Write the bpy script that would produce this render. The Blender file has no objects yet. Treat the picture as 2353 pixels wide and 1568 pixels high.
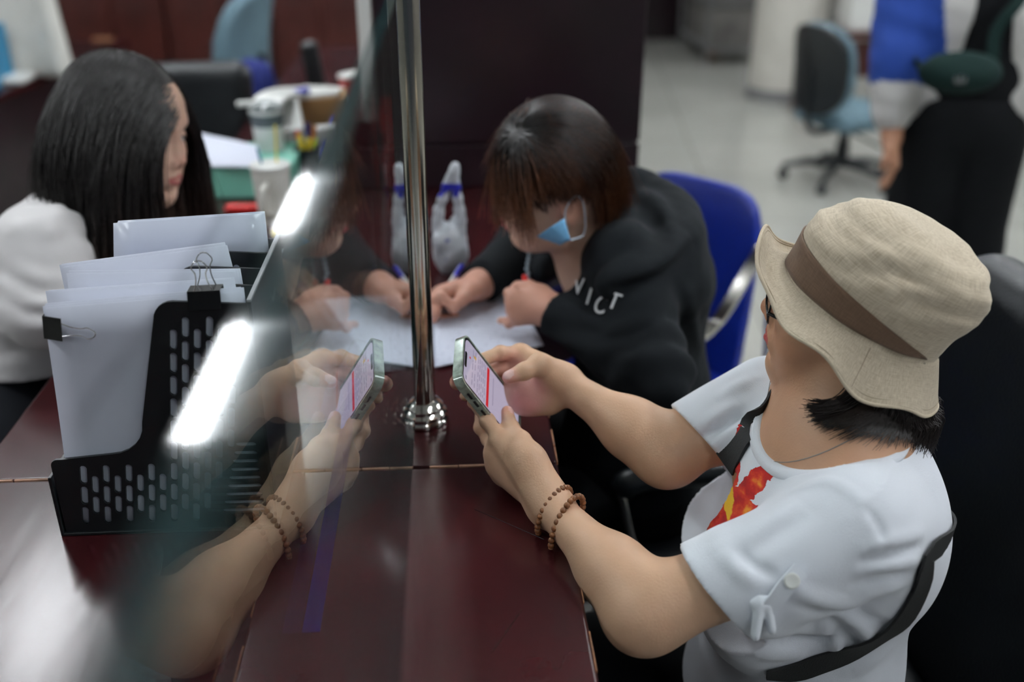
import bpy, bmesh, math, random
import numpy as np
from mathutils import Vector, Matrix

S = bpy.context.scene
COL = S.collection
PI = math.pi
# ---------------------------------------------------------------- camera
CAMP = np.array([0.053, 0.0, 1.60]); PITCH = math.radians(25.6); YAW = math.radians(3.43); FPX = 2288.0
c_r = np.array([math.cos(YAW), -math.sin(YAW), 0.0])
c_f = np.array([math.sin(YAW)*math.cos(PITCH), math.cos(YAW)*math.cos(PITCH), -math.sin(PITCH)])
c_u = np.cross(c_r, c_f)
cd = bpy.data.cameras.new('camera'); cam = bpy.data.objects.new('camera', cd); COL.objects.link(cam)
cam.location = CAMP.tolist(); cam.rotation_euler = (PI/2-PITCH, 0, -YAW)
cd.sensor_width = 36.0; cd.lens = 36.0*FPX/2353.0; cd.clip_start = 0.02; cd.clip_end = 60
cd.dof.use_dof = True; cd.dof.focus_distance = 1.14; cd.dof.aperture_fstop = 2.0
S.camera = cam
# ---------------------------------------------------------------- world, exposure
w = bpy.data.worlds.new('world'); S.world = w; w.use_nodes = True
bg = w.node_tree.nodes['Background']; bg.inputs[0].default_value = (0.62, 0.72, 0.90, 1); bg.inputs[1].default_value = 0.07
S.view_settings.view_transform = 'Standard'; S.view_settings.look = 'None'
S.view_settings.gamma = 1; S.view_settings.use_curve_mapping = False; S.view_settings.exposure = 0.0
LIGHT_POWER = 15.0

# ---------------------------------------------------------------- measuring helpers: a photo point and a distance, or a plane, to a place in the room
def ray(x, y): return c_f + c_r*((x-1176.5)/FPX) - c_u*((y-784.0)/FPX)
def at(x, y, d): return CAMP + d*ray(x, y)
def onz(x, y, z): r = ray(x, y); return CAMP + r*((z-CAMP[2])/r[2])
def ony(x, y, Y): r = ray(x, y); return CAMP + r*((Y-CAMP[1])/r[1])
def V(*a): return np.array(a, float)
def nrm(v): v = np.asarray(v, float); return v/np.linalg.norm(v)

# ---------------------------------------------------------------- materials
def srgb(r, g, b):
    f = lambda c: (c/255/12.92) if c/255 <= 0.04045 else ((c/255+0.055)/1.055)**2.4
    return (f(r), f(g), f(b), 1)
def mat(name, col, rough=.5, metal=0., spec=.5, bump=0., bscale=60., var=0., vscale=6., coat=0., sss=0., sheen=0., attr=None, emit=None, estr=0., aniso=None, trans=0.):
    m = bpy.data.materials.new(name); m.use_nodes = True
    nt = m.node_tree; n = nt.nodes; l = nt.links; b = n['Principled BSDF']
    b.inputs['Base Color'].default_value = col; b.inputs['Roughness'].default_value = rough
    b.inputs['Metallic'].default_value = metal; b.inputs['Specular IOR Level'].default_value = spec
    b.inputs['Coat Weight'].default_value = coat; b.inputs['Coat Roughness'].default_value = .12
    if sss: b.inputs['Subsurface Weight'].default_value = sss; b.inputs['Subsurface Scale'].default_value = .006; b.inputs['Subsurface Radius'].default_value = (1, .35, .2)
    if sheen: b.inputs['Sheen Weight'].default_value = sheen
    if trans: b.inputs['Transmission Weight'].default_value = trans
    if emit: b.inputs['Emission Color'].default_value = emit; b.inputs['Emission Strength'].default_value = estr
    tc = n.new('ShaderNodeTexCoord')
    src = None
    if attr:
        a = n.new('ShaderNodeAttribute'); a.attribute_name = attr; src = a.outputs['Color']
        l.new(src, b.inputs['Base Color'])
    if var:
        nz = n.new('ShaderNodeTexNoise'); nz.inputs['Scale'].default_value = vscale; nz.inputs['Detail'].default_value = 5
        l.new(tc.outputs['Object'], nz.inputs['Vector'])
        mr = n.new('ShaderNodeMapRange'); mr.inputs['From Min'].default_value = .3; mr.inputs['From Max'].default_value = .7
        mr.inputs['To Min'].default_value = 1-var; mr.inputs['To Max'].default_value = 1+var
        l.new(nz.outputs['Fac'], mr.inputs['Value'])
        mx = n.new('ShaderNodeVectorMath'); mx.operation = 'SCALE'
        if src: l.new(src, mx.inputs[0])
        else: mx.inputs[0].default_value = col[:3]
        l.new(mr.outputs[0], mx.inputs['Scale']); l.new(mx.outputs[0], b.inputs['Base Color'])
    if bump:
        nb = n.new('ShaderNodeTexNoise'); nb.inputs['Scale'].default_value = bscale; nb.inputs['Detail'].default_value = 4
        if aniso:
            mp = n.new('ShaderNodeMapping'); mp.inputs['Scale'].default_value = aniso; l.new(tc.outputs['Object'], mp.inputs['Vector']); l.new(mp.outputs[0], nb.inputs['Vector'])
        else: l.new(tc.outputs['Object'], nb.inputs['Vector'])
        bp = n.new('ShaderNodeBump'); bp.inputs['Strength'].default_value = bump; bp.inputs['Distance'].default_value = .002
        l.new(nb.outputs['Fac'], bp.inputs['Height']); l.new(bp.outputs[0], b.inputs['Normal'])
    return m

M = {}
M['lacquer'] = mat('lacquer', (0.030, 0.0045, 0.0058, 1), .22, spec=.42, bump=.22, bscale=14, aniso=(1.4, .25, 1), var=.35, vscale=5)
M['lacquer_dark'] = mat('lacquer_dark', (0.012, 0.0045, 0.0075, 1), .30, spec=.6, bump=.2, bscale=9, var=.3)
M['red_wood'] = mat('red_wood', (0.050, 0.010, 0.007, 1), .38, var=.35, vscale=4)
M['worn_wood'] = mat('worn_wood', (0.28, 0.12, 0.055, 1), .5, var=.6, vscale=60)
M['joint'] = mat('joint', (0.45, 0.25, 0.16, 1), .6, var=.5, vscale=30)
M['chrome'] = mat('chrome', (0.72, 0.70, 0.66, 1), .12, metal=1)
M['steel'] = mat('steel', (0.50, 0.47, 0.42, 1), .16, metal=1, bump=.15, bscale=20, aniso=(1, 1, .05))
M['wire'] = mat('wire', (0.75, 0.75, 0.76, 1), .2, metal=1)
M['floor'] = None
M['plaster'] = mat('plaster', (0.60, 0.58, 0.52, 1), .55, var=.05)
M['wall'] = mat('wall', (0.42, 0.41, 0.38, 1), .7)
M['ceil'] = mat('ceil', (0.50, 0.51, 0.51, 1), .8)
M['black_plastic'] = mat('black_plastic', (0.0075, 0.010, 0.012, 1), .34, spec=.5)
M['black_metal'] = mat('black_metal', (0.010, 0.012, 0.014, 1), .38)
M['black_leather'] = mat('black_leather', (0.0045, 0.0060, 0.0080, 1), .40, spec=.4, bump=.35, bscale=220)
M['clip_black'] = mat('clip_black', (0.006, 0.006, 0.006, 1), .25)
M['paper'] = mat('paper', (0.66, 0.69, 0.80, 1), .75, var=.02)
M['paper_edge'] = mat('paper_edge', (0.55, 0.58, 0.70, 1), .8)
M['grey_edge'] = mat('grey_edge', (0.30, 0.31, 0.33, 1), .35)
M['blue_vinyl'] = mat('blue_vinyl', (0.004, 0.019, 0.24, 1), .38, spec=.4, bump=.1, bscale=150)
M['grey_blue'] = mat('grey_blue', (0.10, 0.17, 0.21, 1), .8, var=.1)
M['navy'] = mat('navy', (0.008, 0.016, 0.14, 1), .8)
M['mint'] = mat('mint', (0.24, 0.62, 0.49, 1), .45)
M['white_plastic'] = mat('white_plastic', (0.72, 0.73, 0.70, 1), .35)
M['cream'] = mat('cream', (0.66, 0.65, 0.60, 1), .6)
M['red_plastic'] = mat('red_plastic', (0.62, 0.012, 0.010, 1), .4)
M['red_cloth'] = mat('red_cloth', (0.80, 0.008, 0.008, 1), .6)
M['yellow'] = mat('yellow', (0.80, 0.62, 0.02, 1), .4)
M['lime'] = mat('lime', (0.62, 0.78, 0.03, 1), .4)
M['cardboard'] = mat('cardboard', (0.40, 0.22, 0.09, 1), .8, var=.1)
M['blue_plastic'] = mat('blue_plastic', (0.010, 0.018, 0.36, 1), .35)
M['teal'] = mat('teal', (0.01, 0.17, 0.32, 1), .4)
M['green'] = mat('green', (0.05, 0.10, 0.02, 1), .6, var=.3)
M['grey'] = mat('grey', (0.20, 0.20, 0.20, 1), .5)
M['concrete'] = mat('concrete', (0.17, 0.16, 0.15, 1), .6, var=.35, vscale=5)
M['orange'] = mat('orange', (0.40, 0.14, 0.03, 1), .6)
M['hair_black'] = mat('hair_black', (0.010, 0.007, 0.006, 1), .34, spec=.6)
M['hair_w1'] = mat('hair_w1', (0.011, 0.0060, 0.0048, 1), .40, spec=.5)
M['skin'] = mat('skin', (.5, .3, .2, 1), .48, spec=.4, attr='Col', sss=.06, bump=.16, bscale=420, var=.05, vscale=28)
M['lens'] = mat('lens', (.5, .5, .55, 1), .05, spec=.8)
M['frame_black'] = mat('frame_black', (.006, .006, .007, 1), .2)
M['pearl'] = mat('pearl', (.8, .78, .74, 1), .15, coat=.5)
M['beads'] = mat('beads', (0.17, 0.062, 0.020, 1), .38, var=.45, vscale=120)
M['shirt'] = mat('shirt', (0.74, 0.77, 0.83, 1), .85, sheen=.1, bump=.25, bscale=900)
M['shirt_cream'] = mat('shirt_cream', (0.70, 0.68, 0.68, 1), .8, sheen=.1)
M['black_cloth'] = mat('black_cloth', (0.0036, 0.0042, 0.0054, 1), .9, spec=.2, bump=.2, bscale=500)
M['hoodie'] = mat('hoodie', (0.0052, 0.0072, 0.0096, 1), .9, spec=.25, bump=.3, bscale=500)
M['maroon'] = mat('maroon', (0.055, 0.004, 0.010, 1), .85)
M['strap'] = mat('strap', (0.005, 0.0055, 0.006, 1), .7, bump=.4, bscale=700)
M['mask_blue'] = mat('mask_blue', (0.17, 0.44, 0.72, 1), .7)
M['mask_white'] = mat('mask_white', (0.62, 0.74, 0.86, 1), .7)
M['white_cloth'] = mat('white_cloth', (0.55, 0.54, 0.52, 1), .85)
M['blue_cloth'] = mat('blue_cloth', (0.005, 0.040, 0.25, 1), .85)
M['green_bag'] = mat('green_bag', (0.004, 0.018, 0.016, 1), .8, spec=.2)
M['letter'] = mat('letter', (0.62, 0.64, 0.66, 1), .7)
M['grey_print'] = mat('grey_print', (0.09, 0.11, 0.12, 1), .7)

def linen(name, c1, c2):
    m = mat(name, c1, .88, sheen=.15)
    nt = m.node_tree; n = nt.nodes; l = nt.links; b = n['Principled BSDF']; tc = n.new('ShaderNodeUVMap')
    tot = []
    for sc, ax in (((900, 60, 1), 0), ((60, 900, 1), 1)):
        mp = n.new('ShaderNodeMapping'); mp.inputs['Scale'].default_value = sc; l.new(tc.outputs[0], mp.inputs[0])
        nz = n.new('ShaderNodeTexNoise'); nz.inputs['Scale'].default_value = 1.0; nz.inputs['Detail'].default_value = 2; l.new(mp.outputs[0], nz.inputs['Vector']); tot.append(nz.outputs['Fac'])
    ad = n.new('ShaderNodeMath'); ad.operation = 'ADD'; l.new(tot[0], ad.inputs[0]); l.new(tot[1], ad.inputs[1])
    cr = n.new('ShaderNodeMapRange'); cr.inputs['From Min'].default_value = .75; cr.inputs['From Max'].default_value = 1.3
    l.new(ad.outputs[0], cr.inputs['Value'])
    mx = n.new('ShaderNodeMix'); mx.data_type = 'RGBA'; mx.inputs['A'].default_value = c1; mx.inputs['B'].default_value = c2
    l.new(cr.outputs[0], mx.inputs['Factor']); l.new(mx.outputs['Result'], b.inputs['Base Color'])
    bp = n.new('ShaderNodeBump'); bp.inputs['Strength'].default_value = .35; bp.inputs['Distance'].default_value = .0008
    l.new(ad.outputs[0], bp.inputs['Height']); l.new(bp.outputs[0], b.inputs['Normal'])
    return m
M['linen'] = linen('linen', (0.46, 0.375, 0.265, 1), (0.69, 0.60, 0.46, 1))
M['band'] = linen('band', (0.105, 0.058, 0.032, 1), (0.16, 0.092, 0.055, 1))

def glass_mat(name, tint, f0=.04):
    # a clear pane: what it lets through and what it mirrors follow the viewing angle (Schlick)
    m = bpy.data.materials.new(name); m.use_nodes = True; nt = m.node_tree; n = nt.nodes; l = nt.links; n.clear()
    out = n.new('ShaderNodeOutputMaterial'); tr = n.new('ShaderNodeBsdfTransparent'); tr.inputs[0].default_value = tint
    gl = n.new('ShaderNodeBsdfGlossy'); gl.inputs['Roughness'].default_value = 0.0; gl.inputs[0].default_value = (.93, .96, .96, 1)
    ge = n.new('ShaderNodeNewGeometry'); dt = n.new('ShaderNodeVectorMath'); dt.operation = 'DOT_PRODUCT'
    l.new(ge.outputs['Incoming'], dt.inputs[0]); l.new(ge.outputs['Normal'], dt.inputs[1])
    ab = n.new('ShaderNodeMath'); ab.operation = 'ABSOLUTE'; l.new(dt.outputs['Value'], ab.inputs[0])
    s1 = n.new('ShaderNodeMath'); s1.operation = 'SUBTRACT'; s1.inputs[0].default_value = 1; l.new(ab.outputs[0], s1.inputs[1])
    pw = n.new('ShaderNodeMath'); pw.operation = 'POWER'; pw.inputs[1].default_value = 5; l.new(s1.outputs[0], pw.inputs[0])
    ml = n.new('ShaderNodeMath'); ml.operation = 'MULTIPLY_ADD'; ml.inputs[1].default_value = 1-f0; ml.inputs[2].default_value = f0; l.new(pw.outputs[0], ml.inputs[0])
    mx = n.new('ShaderNodeMixShader'); l.new(ml.outputs[0], mx.inputs[0]); l.new(tr.outputs[0], mx.inputs[1]); l.new(gl.outputs[0], mx.inputs[2])
    l.new(mx.outputs[0], out.inputs[0]); return m
M['glass'] = glass_mat('glass', (.93, .975, .96, 1))
M['case'] = glass_mat('case', (.80, .86, .80, 1), .10)
M['clear'] = glass_mat('clear', (.90, .92, .93, 1), .06)
M['glass_edge'] = mat('glass_edge', (0.014, 0.036, 0.038, 1), .05, spec=1.0)

# ---------------------------------------------------------------- object helpers
def link(o, parent=None):
    COL.objects.link(o)
    if parent is not None: o.parent = parent
    return o
def mesh_obj(name, verts, faces, m, parent=None, smooth=True, cols=None, mats=None, fm=None, uv=None, auto=None):
    me = bpy.data.meshes.new(name)
    if isinstance(faces, np.ndarray):
        verts = np.asarray(verts, np.float32); nv = len(verts); nf, k = faces.shape
        me.vertices.add(nv); me.vertices.foreach_set('co', verts.ravel())
        me.loops.add(nf*k); me.loops.foreach_set('vertex_index', faces.astype(np.int32).ravel())
        me.polygons.add(nf); me.polygons.foreach_set('loop_start', np.arange(nf, dtype=np.int32)*k); me.polygons.foreach_set('loop_total', np.full(nf, k, np.int32))
        me.update(calc_edges=True); me.validate()
    else:
        me.from_pydata([tuple(map(float, v)) for v in verts], [], faces); me.update()
    for mm in (mats or [m]): me.materials.append(mm)
    if fm is not None: me.polygons.foreach_set('material_index', np.asarray(fm, np.int32))
    if smooth: me.polygons.foreach_set('use_smooth', np.ones(len(me.polygons), bool))
    if cols is not None:
        a = me.color_attributes.new('Col', 'FLOAT_COLOR', 'POINT'); c = np.ones((len(verts), 4), np.float32); c[:, :3] = cols
        a.data.foreach_set('color', c.ravel())
    if uv is not None:
        ul = me.uv_layers.new(name='UVMap'); li = np.zeros(len(me.loops), np.int32); me.loops.foreach_get('vertex_index', li)
        ul.data.foreach_set('uv', np.asarray(uv, np.float32)[li].ravel())
    o = bpy.data.objects.new(name, me); link(o, parent)
    if auto:
        try: me.set_sharp_from_angle(angle=math.radians(auto))
        except Exception: pass
    return o
def tag(o, label=None, cat=None, group=None, kind=None):
    if label: o['label'] = label
    if cat: o['category'] = cat
    if group: o['group'] = group
    if kind: o['kind'] = kind
    return o
def thing(name, label, cat, loc=(0, 0, 0), group=None):
    o = bpy.data.objects.new(name, None); o.empty_display_size = .05; COL.objects.link(o); o.location = tuple(map(float, loc))
    return tag(o, label, cat, group)
def keep(o, root):
    # parent o to root while it stays where it stands
    o.parent = root; o.matrix_parent_inverse = Matrix.Translation(root.location).inverted(); return o

class MB:
    def __init__(s): s.v = []; s.f = []; s.m = []
    def add(s, v, f, mi=0):
        n = len(s.v); s.v += [tuple(map(float, p)) for p in v]; s.f += [tuple(i+n for i in q) for q in f]; s.m += [mi]*len(f); return s
    def box(s, c, d, M3=None, bev=0., mi=0, seg=2):
        bm = bmesh.new(); bmesh.ops.create_cube(bm, size=1); bmesh.ops.scale(bm, vec=Vector([float(x) for x in d]), verts=bm.verts)
        if bev: bmesh.ops.bevel(bm, geom=bm.edges[:], offset=min(bev, min(d)*.49), segments=seg, profile=.5, affect='EDGES')
        vv = np.array([v.co[:] for v in bm.verts]); ff = [tuple(v.index for v in f.verts) for f in bm.faces]; bm.free()
        if M3 is not None: vv = vv @ np.asarray(M3).T
        return s.add(vv+np.asarray(c), ff, mi)
    def bb(s, lo, hi, bev=0., mi=0): lo = np.array(lo); hi = np.array(hi); return s.box((lo+hi)/2, hi-lo, None, bev, mi)
    def tube(s, pts, r, n=10, mi=0, closed=False, cap=True, flat=None):
        pts = [np.asarray(p, float) for p in pts]; k = len(pts); rr = r if hasattr(r, '__len__') else [r]*k
        v = []; up = None
        for i, p in enumerate(pts):
            a = pts[(i-1) % k] if (closed or i > 0) else p; b = pts[(i+1) % k] if (closed or i < k-1) else p
            t = nrm(b-a)
            if up is None: up = np.array([0, 0, 1.]) if abs(t[2]) < .9 else np.array([1., 0, 0])
            if flat is not None: up = np.asarray(flat, float)
            x = nrm(np.cross(t, up)); y = nrm(np.cross(x, t)); up = y if flat is None else up
            for j in range(n):
                th = 2*PI*j/n; v.append(p+rr[i]*(math.cos(th)*x+math.sin(th)*y))
        f = []
        for i in range(k if closed else k-1):
            for j in range(n): a = i*n+j; b = i*n+(j+1) % n; c = ((i+1) % k)*n+(j+1) % n; d = ((i+1) % k)*n+j; f.append((a, b, c, d))
        if cap and not closed: f.append(tuple(range(n))[::-1]); f.append(tuple((k-1)*n+j for j in range(n)))
        return s.add(v, f, mi)
    def strap(s, pts, nrms, wdt, th, mi=0):
        pts = [np.asarray(p, float) for p in pts]; k = len(pts); v = []
        for i, p in enumerate(pts):
            t = nrm(pts[min(i+1, k-1)]-pts[max(i-1, 0)]); nn = np.asarray(nrms[i] if len(np.shape(nrms)) > 1 else nrms, float); nn = nrm(nn-t*(nn@t)); b = np.cross(t, nn)
            for sx, sy in ((-1, -1), (1, -1), (1, 1), (-1, 1)): v.append(p+b*sx*wdt/2+nn*sy*th/2)
        f = [(i*4+j, i*4+(j+1) % 4, i*4+4+(j+1) % 4, i*4+4+j) for i in range(k-1) for j in range(4)]
        f += [(3, 2, 1, 0), tuple((k-1)*4+j for j in range(4))]
        return s.add(v, f, mi)
    def lathe(s, prof, c=(0, 0, 0), n=32, M3=None, mi=0, sx=1, sy=1):
        v = []; k = len(prof)
        for r, z in prof:
            for j in range(n): v.append((r*sx*math.cos(2*PI*j/n), r*sy*math.sin(2*PI*j/n), z))
        v = np.array(v)
        if M3 is not None: v = v @ np.asarray(M3).T
        f = [(i*n+j, i*n+(j+1) % n, (i+1)*n+(j+1) % n, (i+1)*n+j) for i in range(k-1) for j in range(n)]
        if prof[0][0] > 1e-6: f.append(tuple(range(n))[::-1])
        if prof[-1][0] > 1e-6: f.append(tuple((k-1)*n+j for j in range(n)))
        return s.add(v+np.asarray(c), f, mi)
    def prism(s, poly, y0, y1, mi=0, frame=None):
        # a flat outline (u, v) given thickness from y0 to y1 along the third axis of frame = (o, U, V, W)
        o, U_, V_, W_ = frame; k = len(poly)
        v = [np.asarray(o)+U_*a+V_*b+W_*y0 for a, b in poly]+[np.asarray(o)+U_*a+V_*b+W_*y1 for a, b in poly]
        f = [tuple(range(k))[::-1], tuple(range(k, 2*k))]+[(i, (i+1) % k, k+(i+1) % k, k+i) for i in range(k)]
        return s.add(v, f, mi)
    def build(s, name, m, parent=None, smooth=True, auto=50, mats=None):
        o = mesh_obj(name, s.v, s.f, m, None, smooth, mats=mats, fm=s.m if mats else None, auto=auto)
        bm = bmesh.new(); bm.from_mesh(o.data); bmesh.ops.recalc_face_normals(bm, faces=bm.faces); bm.to_mesh(o.data); bm.free()
        if smooth and auto:
            try: o.data.set_sharp_from_angle(angle=math.radians(auto))
            except Exception: pass
        if smooth and auto:
            wn = o.modifiers.new('weighted', 'WEIGHTED_NORMAL'); wn.keep_sharp = True; wn.weight = 90
        if parent is not None: keep(o, parent)
        return o
def rot3(yaw, pitch, roll):
    # columns: forward, left, up of a figure's head or a tilted thing
    cy, sy = math.cos(yaw), math.sin(yaw); cp, sp = math.cos(pitch), math.sin(pitch); cr, sr = math.cos(roll), math.sin(roll)
    return np.array([[cy, -sy, 0], [sy, cy, 0], [0, 0, 1]]) @ np.array([[cp, 0, -sp], [0, 1, 0], [sp, 0, cp]]) @ np.array([[1, 0, 0], [0, cr, -sr], [0, sr, cr]])
def spline(pts, n):
    # smooth curve through points
    P = np.asarray(pts, float); k = len(P); P = np.vstack([2*P[0]-P[1], P, 2*P[-1]-P[-2]]); out = []
    for s_ in np.linspace(0, k-1, n):
        i = min(int(s_), k-2); t = s_-i; p0, p1, p2, p3 = P[i], P[i+1], P[i+2], P[i+3]
        out.append(.5*((2*p1)+(-p0+p2)*t+(2*p0-5*p1+4*p2-p3)*t*t+(-p0+3*p1-3*p2+p3)*t**3))
    return np.array(out)

# ---------------------------------------------------------------- soft-body sculpting: blended distance fields turned into one continuous surface
def smin(a, b, k): h = np.maximum(k-np.abs(a-b), 0)/k; return np.minimum(a, b)-h*h*k*.25
class Sculpt:
    def __init__(s): s.ops = []; s.lo = np.full(3, 1e9); s.hi = np.full(3, -1e9)
    def _b(s, c, r): s.lo = np.minimum(s.lo, np.asarray(c)-r); s.hi = np.maximum(s.hi, np.asarray(c)+r)
    def cap(s, a, b, ra, rb=None, k=.01, mode='u', flat=None, fn=None, soft=True):
        a = np.asarray(a, float); b = np.asarray(b, float); rb = ra if rb is None else rb
        ab = b-a; L2 = max(float(ab@ab), 1e-12); nn = nrm(fn) if fn is not None else None
        def f(P):
            t = np.clip(((P-a)@ab)/L2, 0, 1)
            v = P-a-t[:, None]*ab
            if nn is not None: q = v@nn; v = v+(q*(1/flat-1))[:, None]*nn
            return np.sqrt((v*v).sum(1))-(ra+(rb-ra)*t)
        s.ops.append((f, k, mode))
        if mode == 'u': s._b(a, ra); s._b(b, rb)
        return s
    def chain(s, pts, rs, k=.01, **kw):
        for i in range(len(pts)-1): s.cap(pts[i], pts[i+1], rs[i], rs[i+1], k, **kw)
        return s
    def ell(s, c, r, R=None, k=.01, mode='u'):
        c = np.asarray(c, float); r = np.asarray(r, float)
        def f(P):
            q = P-c
            if R is not None: q = q@R
            k0 = np.sqrt(((q/r)**2).sum(1)); k1 = np.sqrt(((q/(r*r))**2).sum(1))
            return k0*(k0-1)/np.maximum(k1, 1e-6)
        s.ops.append((f, k, mode))
        if mode == 'u': s._b(c, r.max())
        return s
    def op(s, f, k=.01, mode='u'): s.ops.append((f, k, mode)); return s
    def __call__(s, P):
        d = None
        for f, k, m in s.ops:
            if m == 'u': e = f(P); d = e if d is None else smin(d, e, k)
            elif m == 's': d = -smin(-d, f(P), k)
            elif m == 'i': d = -smin(-d, -f(P), k)
            elif m == 'd': d = d+f(P)
            elif m == 'g': d = f(P, d)
        return d
    def mesh(s, h, lo=None, hi=None, pad=.012):
        lo = (s.lo if lo is None else np.asarray(lo, float))-pad; hi = (s.hi if hi is None else np.asarray(hi, float))+pad; B = 8
        nb = np.maximum(np.ceil((hi-lo)/(h*B)).astype(int), 1); N = nb*B
        bi = np.stack(np.meshgrid(*[np.arange(k) for k in nb], indexing='ij'), -1).reshape(-1, 3)
        bc = lo+(bi*B+(B-1)/2)*h; dv = np.concatenate([s(bc[i:i+200000]) for i in range(0, len(bc), 200000)])
        sel = np.abs(dv) < B*h*1.25+.006
        vals = np.repeat(np.repeat(np.repeat(np.where(dv.reshape(nb) > 0, 1., -1.).astype(np.float32), B, 0), B, 1), B, 2)
        of = np.stack(np.meshgrid(*[np.arange(B)]*3, indexing='ij'), -1).reshape(-1, 3)
        sb = bi[sel]
        for i in range(0, len(sb), 600):
            idx = (sb[i:i+600, None, :]*B+of[None]).reshape(-1, 3)
            vals[idx[:, 0], idx[:, 1], idx[:, 2]] = s(lo+idx*h)
        return nets(vals, lo, h)
def nets(v, lo, h):
    ins = v < 0
    c = [ins[a:ins.shape[0]-1+a, b:ins.shape[1]-1+b, g:ins.shape[2]-1+g] for a in (0, 1) for b in (0, 1) for g in (0, 1)]
    cnt = sum(x.astype(np.uint8) for x in c); act = (cnt > 0) & (cnt < 8)
    I = np.argwhere(act); vid = np.full(act.shape, -1, np.int32); vid[act] = np.arange(len(I))
    acc = np.zeros((len(I), 3)); n = np.zeros(len(I))
    cor = np.array([[a, b, g] for a in (0, 1) for b in (0, 1) for g in (0, 1)])
    cv = np.stack([v[I[:, 0]+a, I[:, 1]+b, I[:, 2]+g] for a, b, g in cor], 1)
    for i in range(8):
        for j in range(i+1, 8):
            if np.abs(cor[i]-cor[j]).sum() != 1: continue
            a, b = cv[:, i], cv[:, j]; m = (a < 0) != (b < 0); t = np.where(m, a/np.where(m, a-b, 1), 0)
            acc += np.where(m[:, None], cor[i]+t[:, None]*(cor[j]-cor[i]), 0); n += m
    P = lo+(I+acc/np.maximum(n, 1)[:, None])*h
    F = []
    for ax in range(3):
        u, w_ = (ax+1) % 3, (ax+2) % 3
        s0 = [slice(None)]*3; s1 = [slice(None)]*3; s0[ax] = slice(0, -1); s1[ax] = slice(1, None)
        A = ins[tuple(s0)]; Bq = ins[tuple(s1)]; E_ = np.argwhere(A != Bq)
        ok = (E_[:, u] > 0) & (E_[:, w_] > 0) & (E_[:, u] < act.shape[u]) & (E_[:, w_] < act.shape[w_]) ; E_ = E_[ok]
        fl = A[E_[:, 0], E_[:, 1], E_[:, 2]]
        q = []
        for du, dw in ((0, 0), (-1, 0), (-1, -1), (0, -1)):
            e = E_.copy(); e[:, u] += du; e[:, w_] += dw; q.append(vid[e[:, 0], e[:, 1], e[:, 2]])
        q = np.stack(q, 1); q[~fl] = q[~fl][:, ::-1]; F.append(q)
    F = np.concatenate(F); F = F[(F >= 0).all(1)][:, ::-1]
    return P, F
def join_meshes(parts):
    Vs, Fs, n = [], [], 0
    for v, f in parts: Vs.append(v); Fs.append(f+n); n += len(v)
    return np.concatenate(Vs), np.concatenate(Fs)
def noise3(P, s, seed=0):
    # cheap smooth value made of sines
    r = np.random.RandomState(seed); o = 0
    for i in range(5):
        d = r.normal(size=3); d /= np.linalg.norm(d); o = o+np.sin(P@d*s*(1+.35*i)+r.rand()*6.28)
    return o/5
def blend(cols, P, c, rad, col, soft=.004, R=None, amt=1.):
    q = P-np.asarray(c)
    if R is not None: q = q@R
    rad = np.asarray(rad, float); d = (np.sqrt(((q/rad)**2).sum(1))-1)*rad.min() if rad.ndim else np.sqrt((q*q).sum(1))-rad
    wgt = np.clip(.5-d/soft, 0, 1)[:, None]*amt; return cols*(1-wgt)+np.asarray(col[:3])*wgt
def ribbons(name, paths, r, m, parent, taper=.25, mats=None):
    # many fine strands: paths (n strands, k points, 3)
    n, k, _ = paths.shape; t = np.gradient(paths, axis=1); t /= np.maximum(np.linalg.norm(t, axis=2, keepdims=True), 1e-9)
    up = np.array([.31, .2, .93]); x = np.cross(t, up); x /= np.maximum(np.linalg.norm(x, axis=2, keepdims=True), 1e-6); y = np.cross(t, x)
    rad = (r*(np.linspace(1, taper, k)**1.0))[None, :, None]*(np.ones((n, 1, 1)) if np.isscalar(r) else 1)
    vs = np.stack([paths+rad*(math.cos(a)*x+math.sin(a)*y) for a in (0, 2.094, 4.189)], 2).reshape(-1, 3)
    i, j, q = np.meshgrid(np.arange(n), np.arange(k-1), np.arange(3), indexing='ij')
    b = (i*k+j)*3; q2 = (q+1) % 3; F = np.stack([b+q, b+q2, b+3+q2, b+3+q], -1).reshape(-1, 4)
    return mesh_obj(name, vs, F, m, parent)

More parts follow.
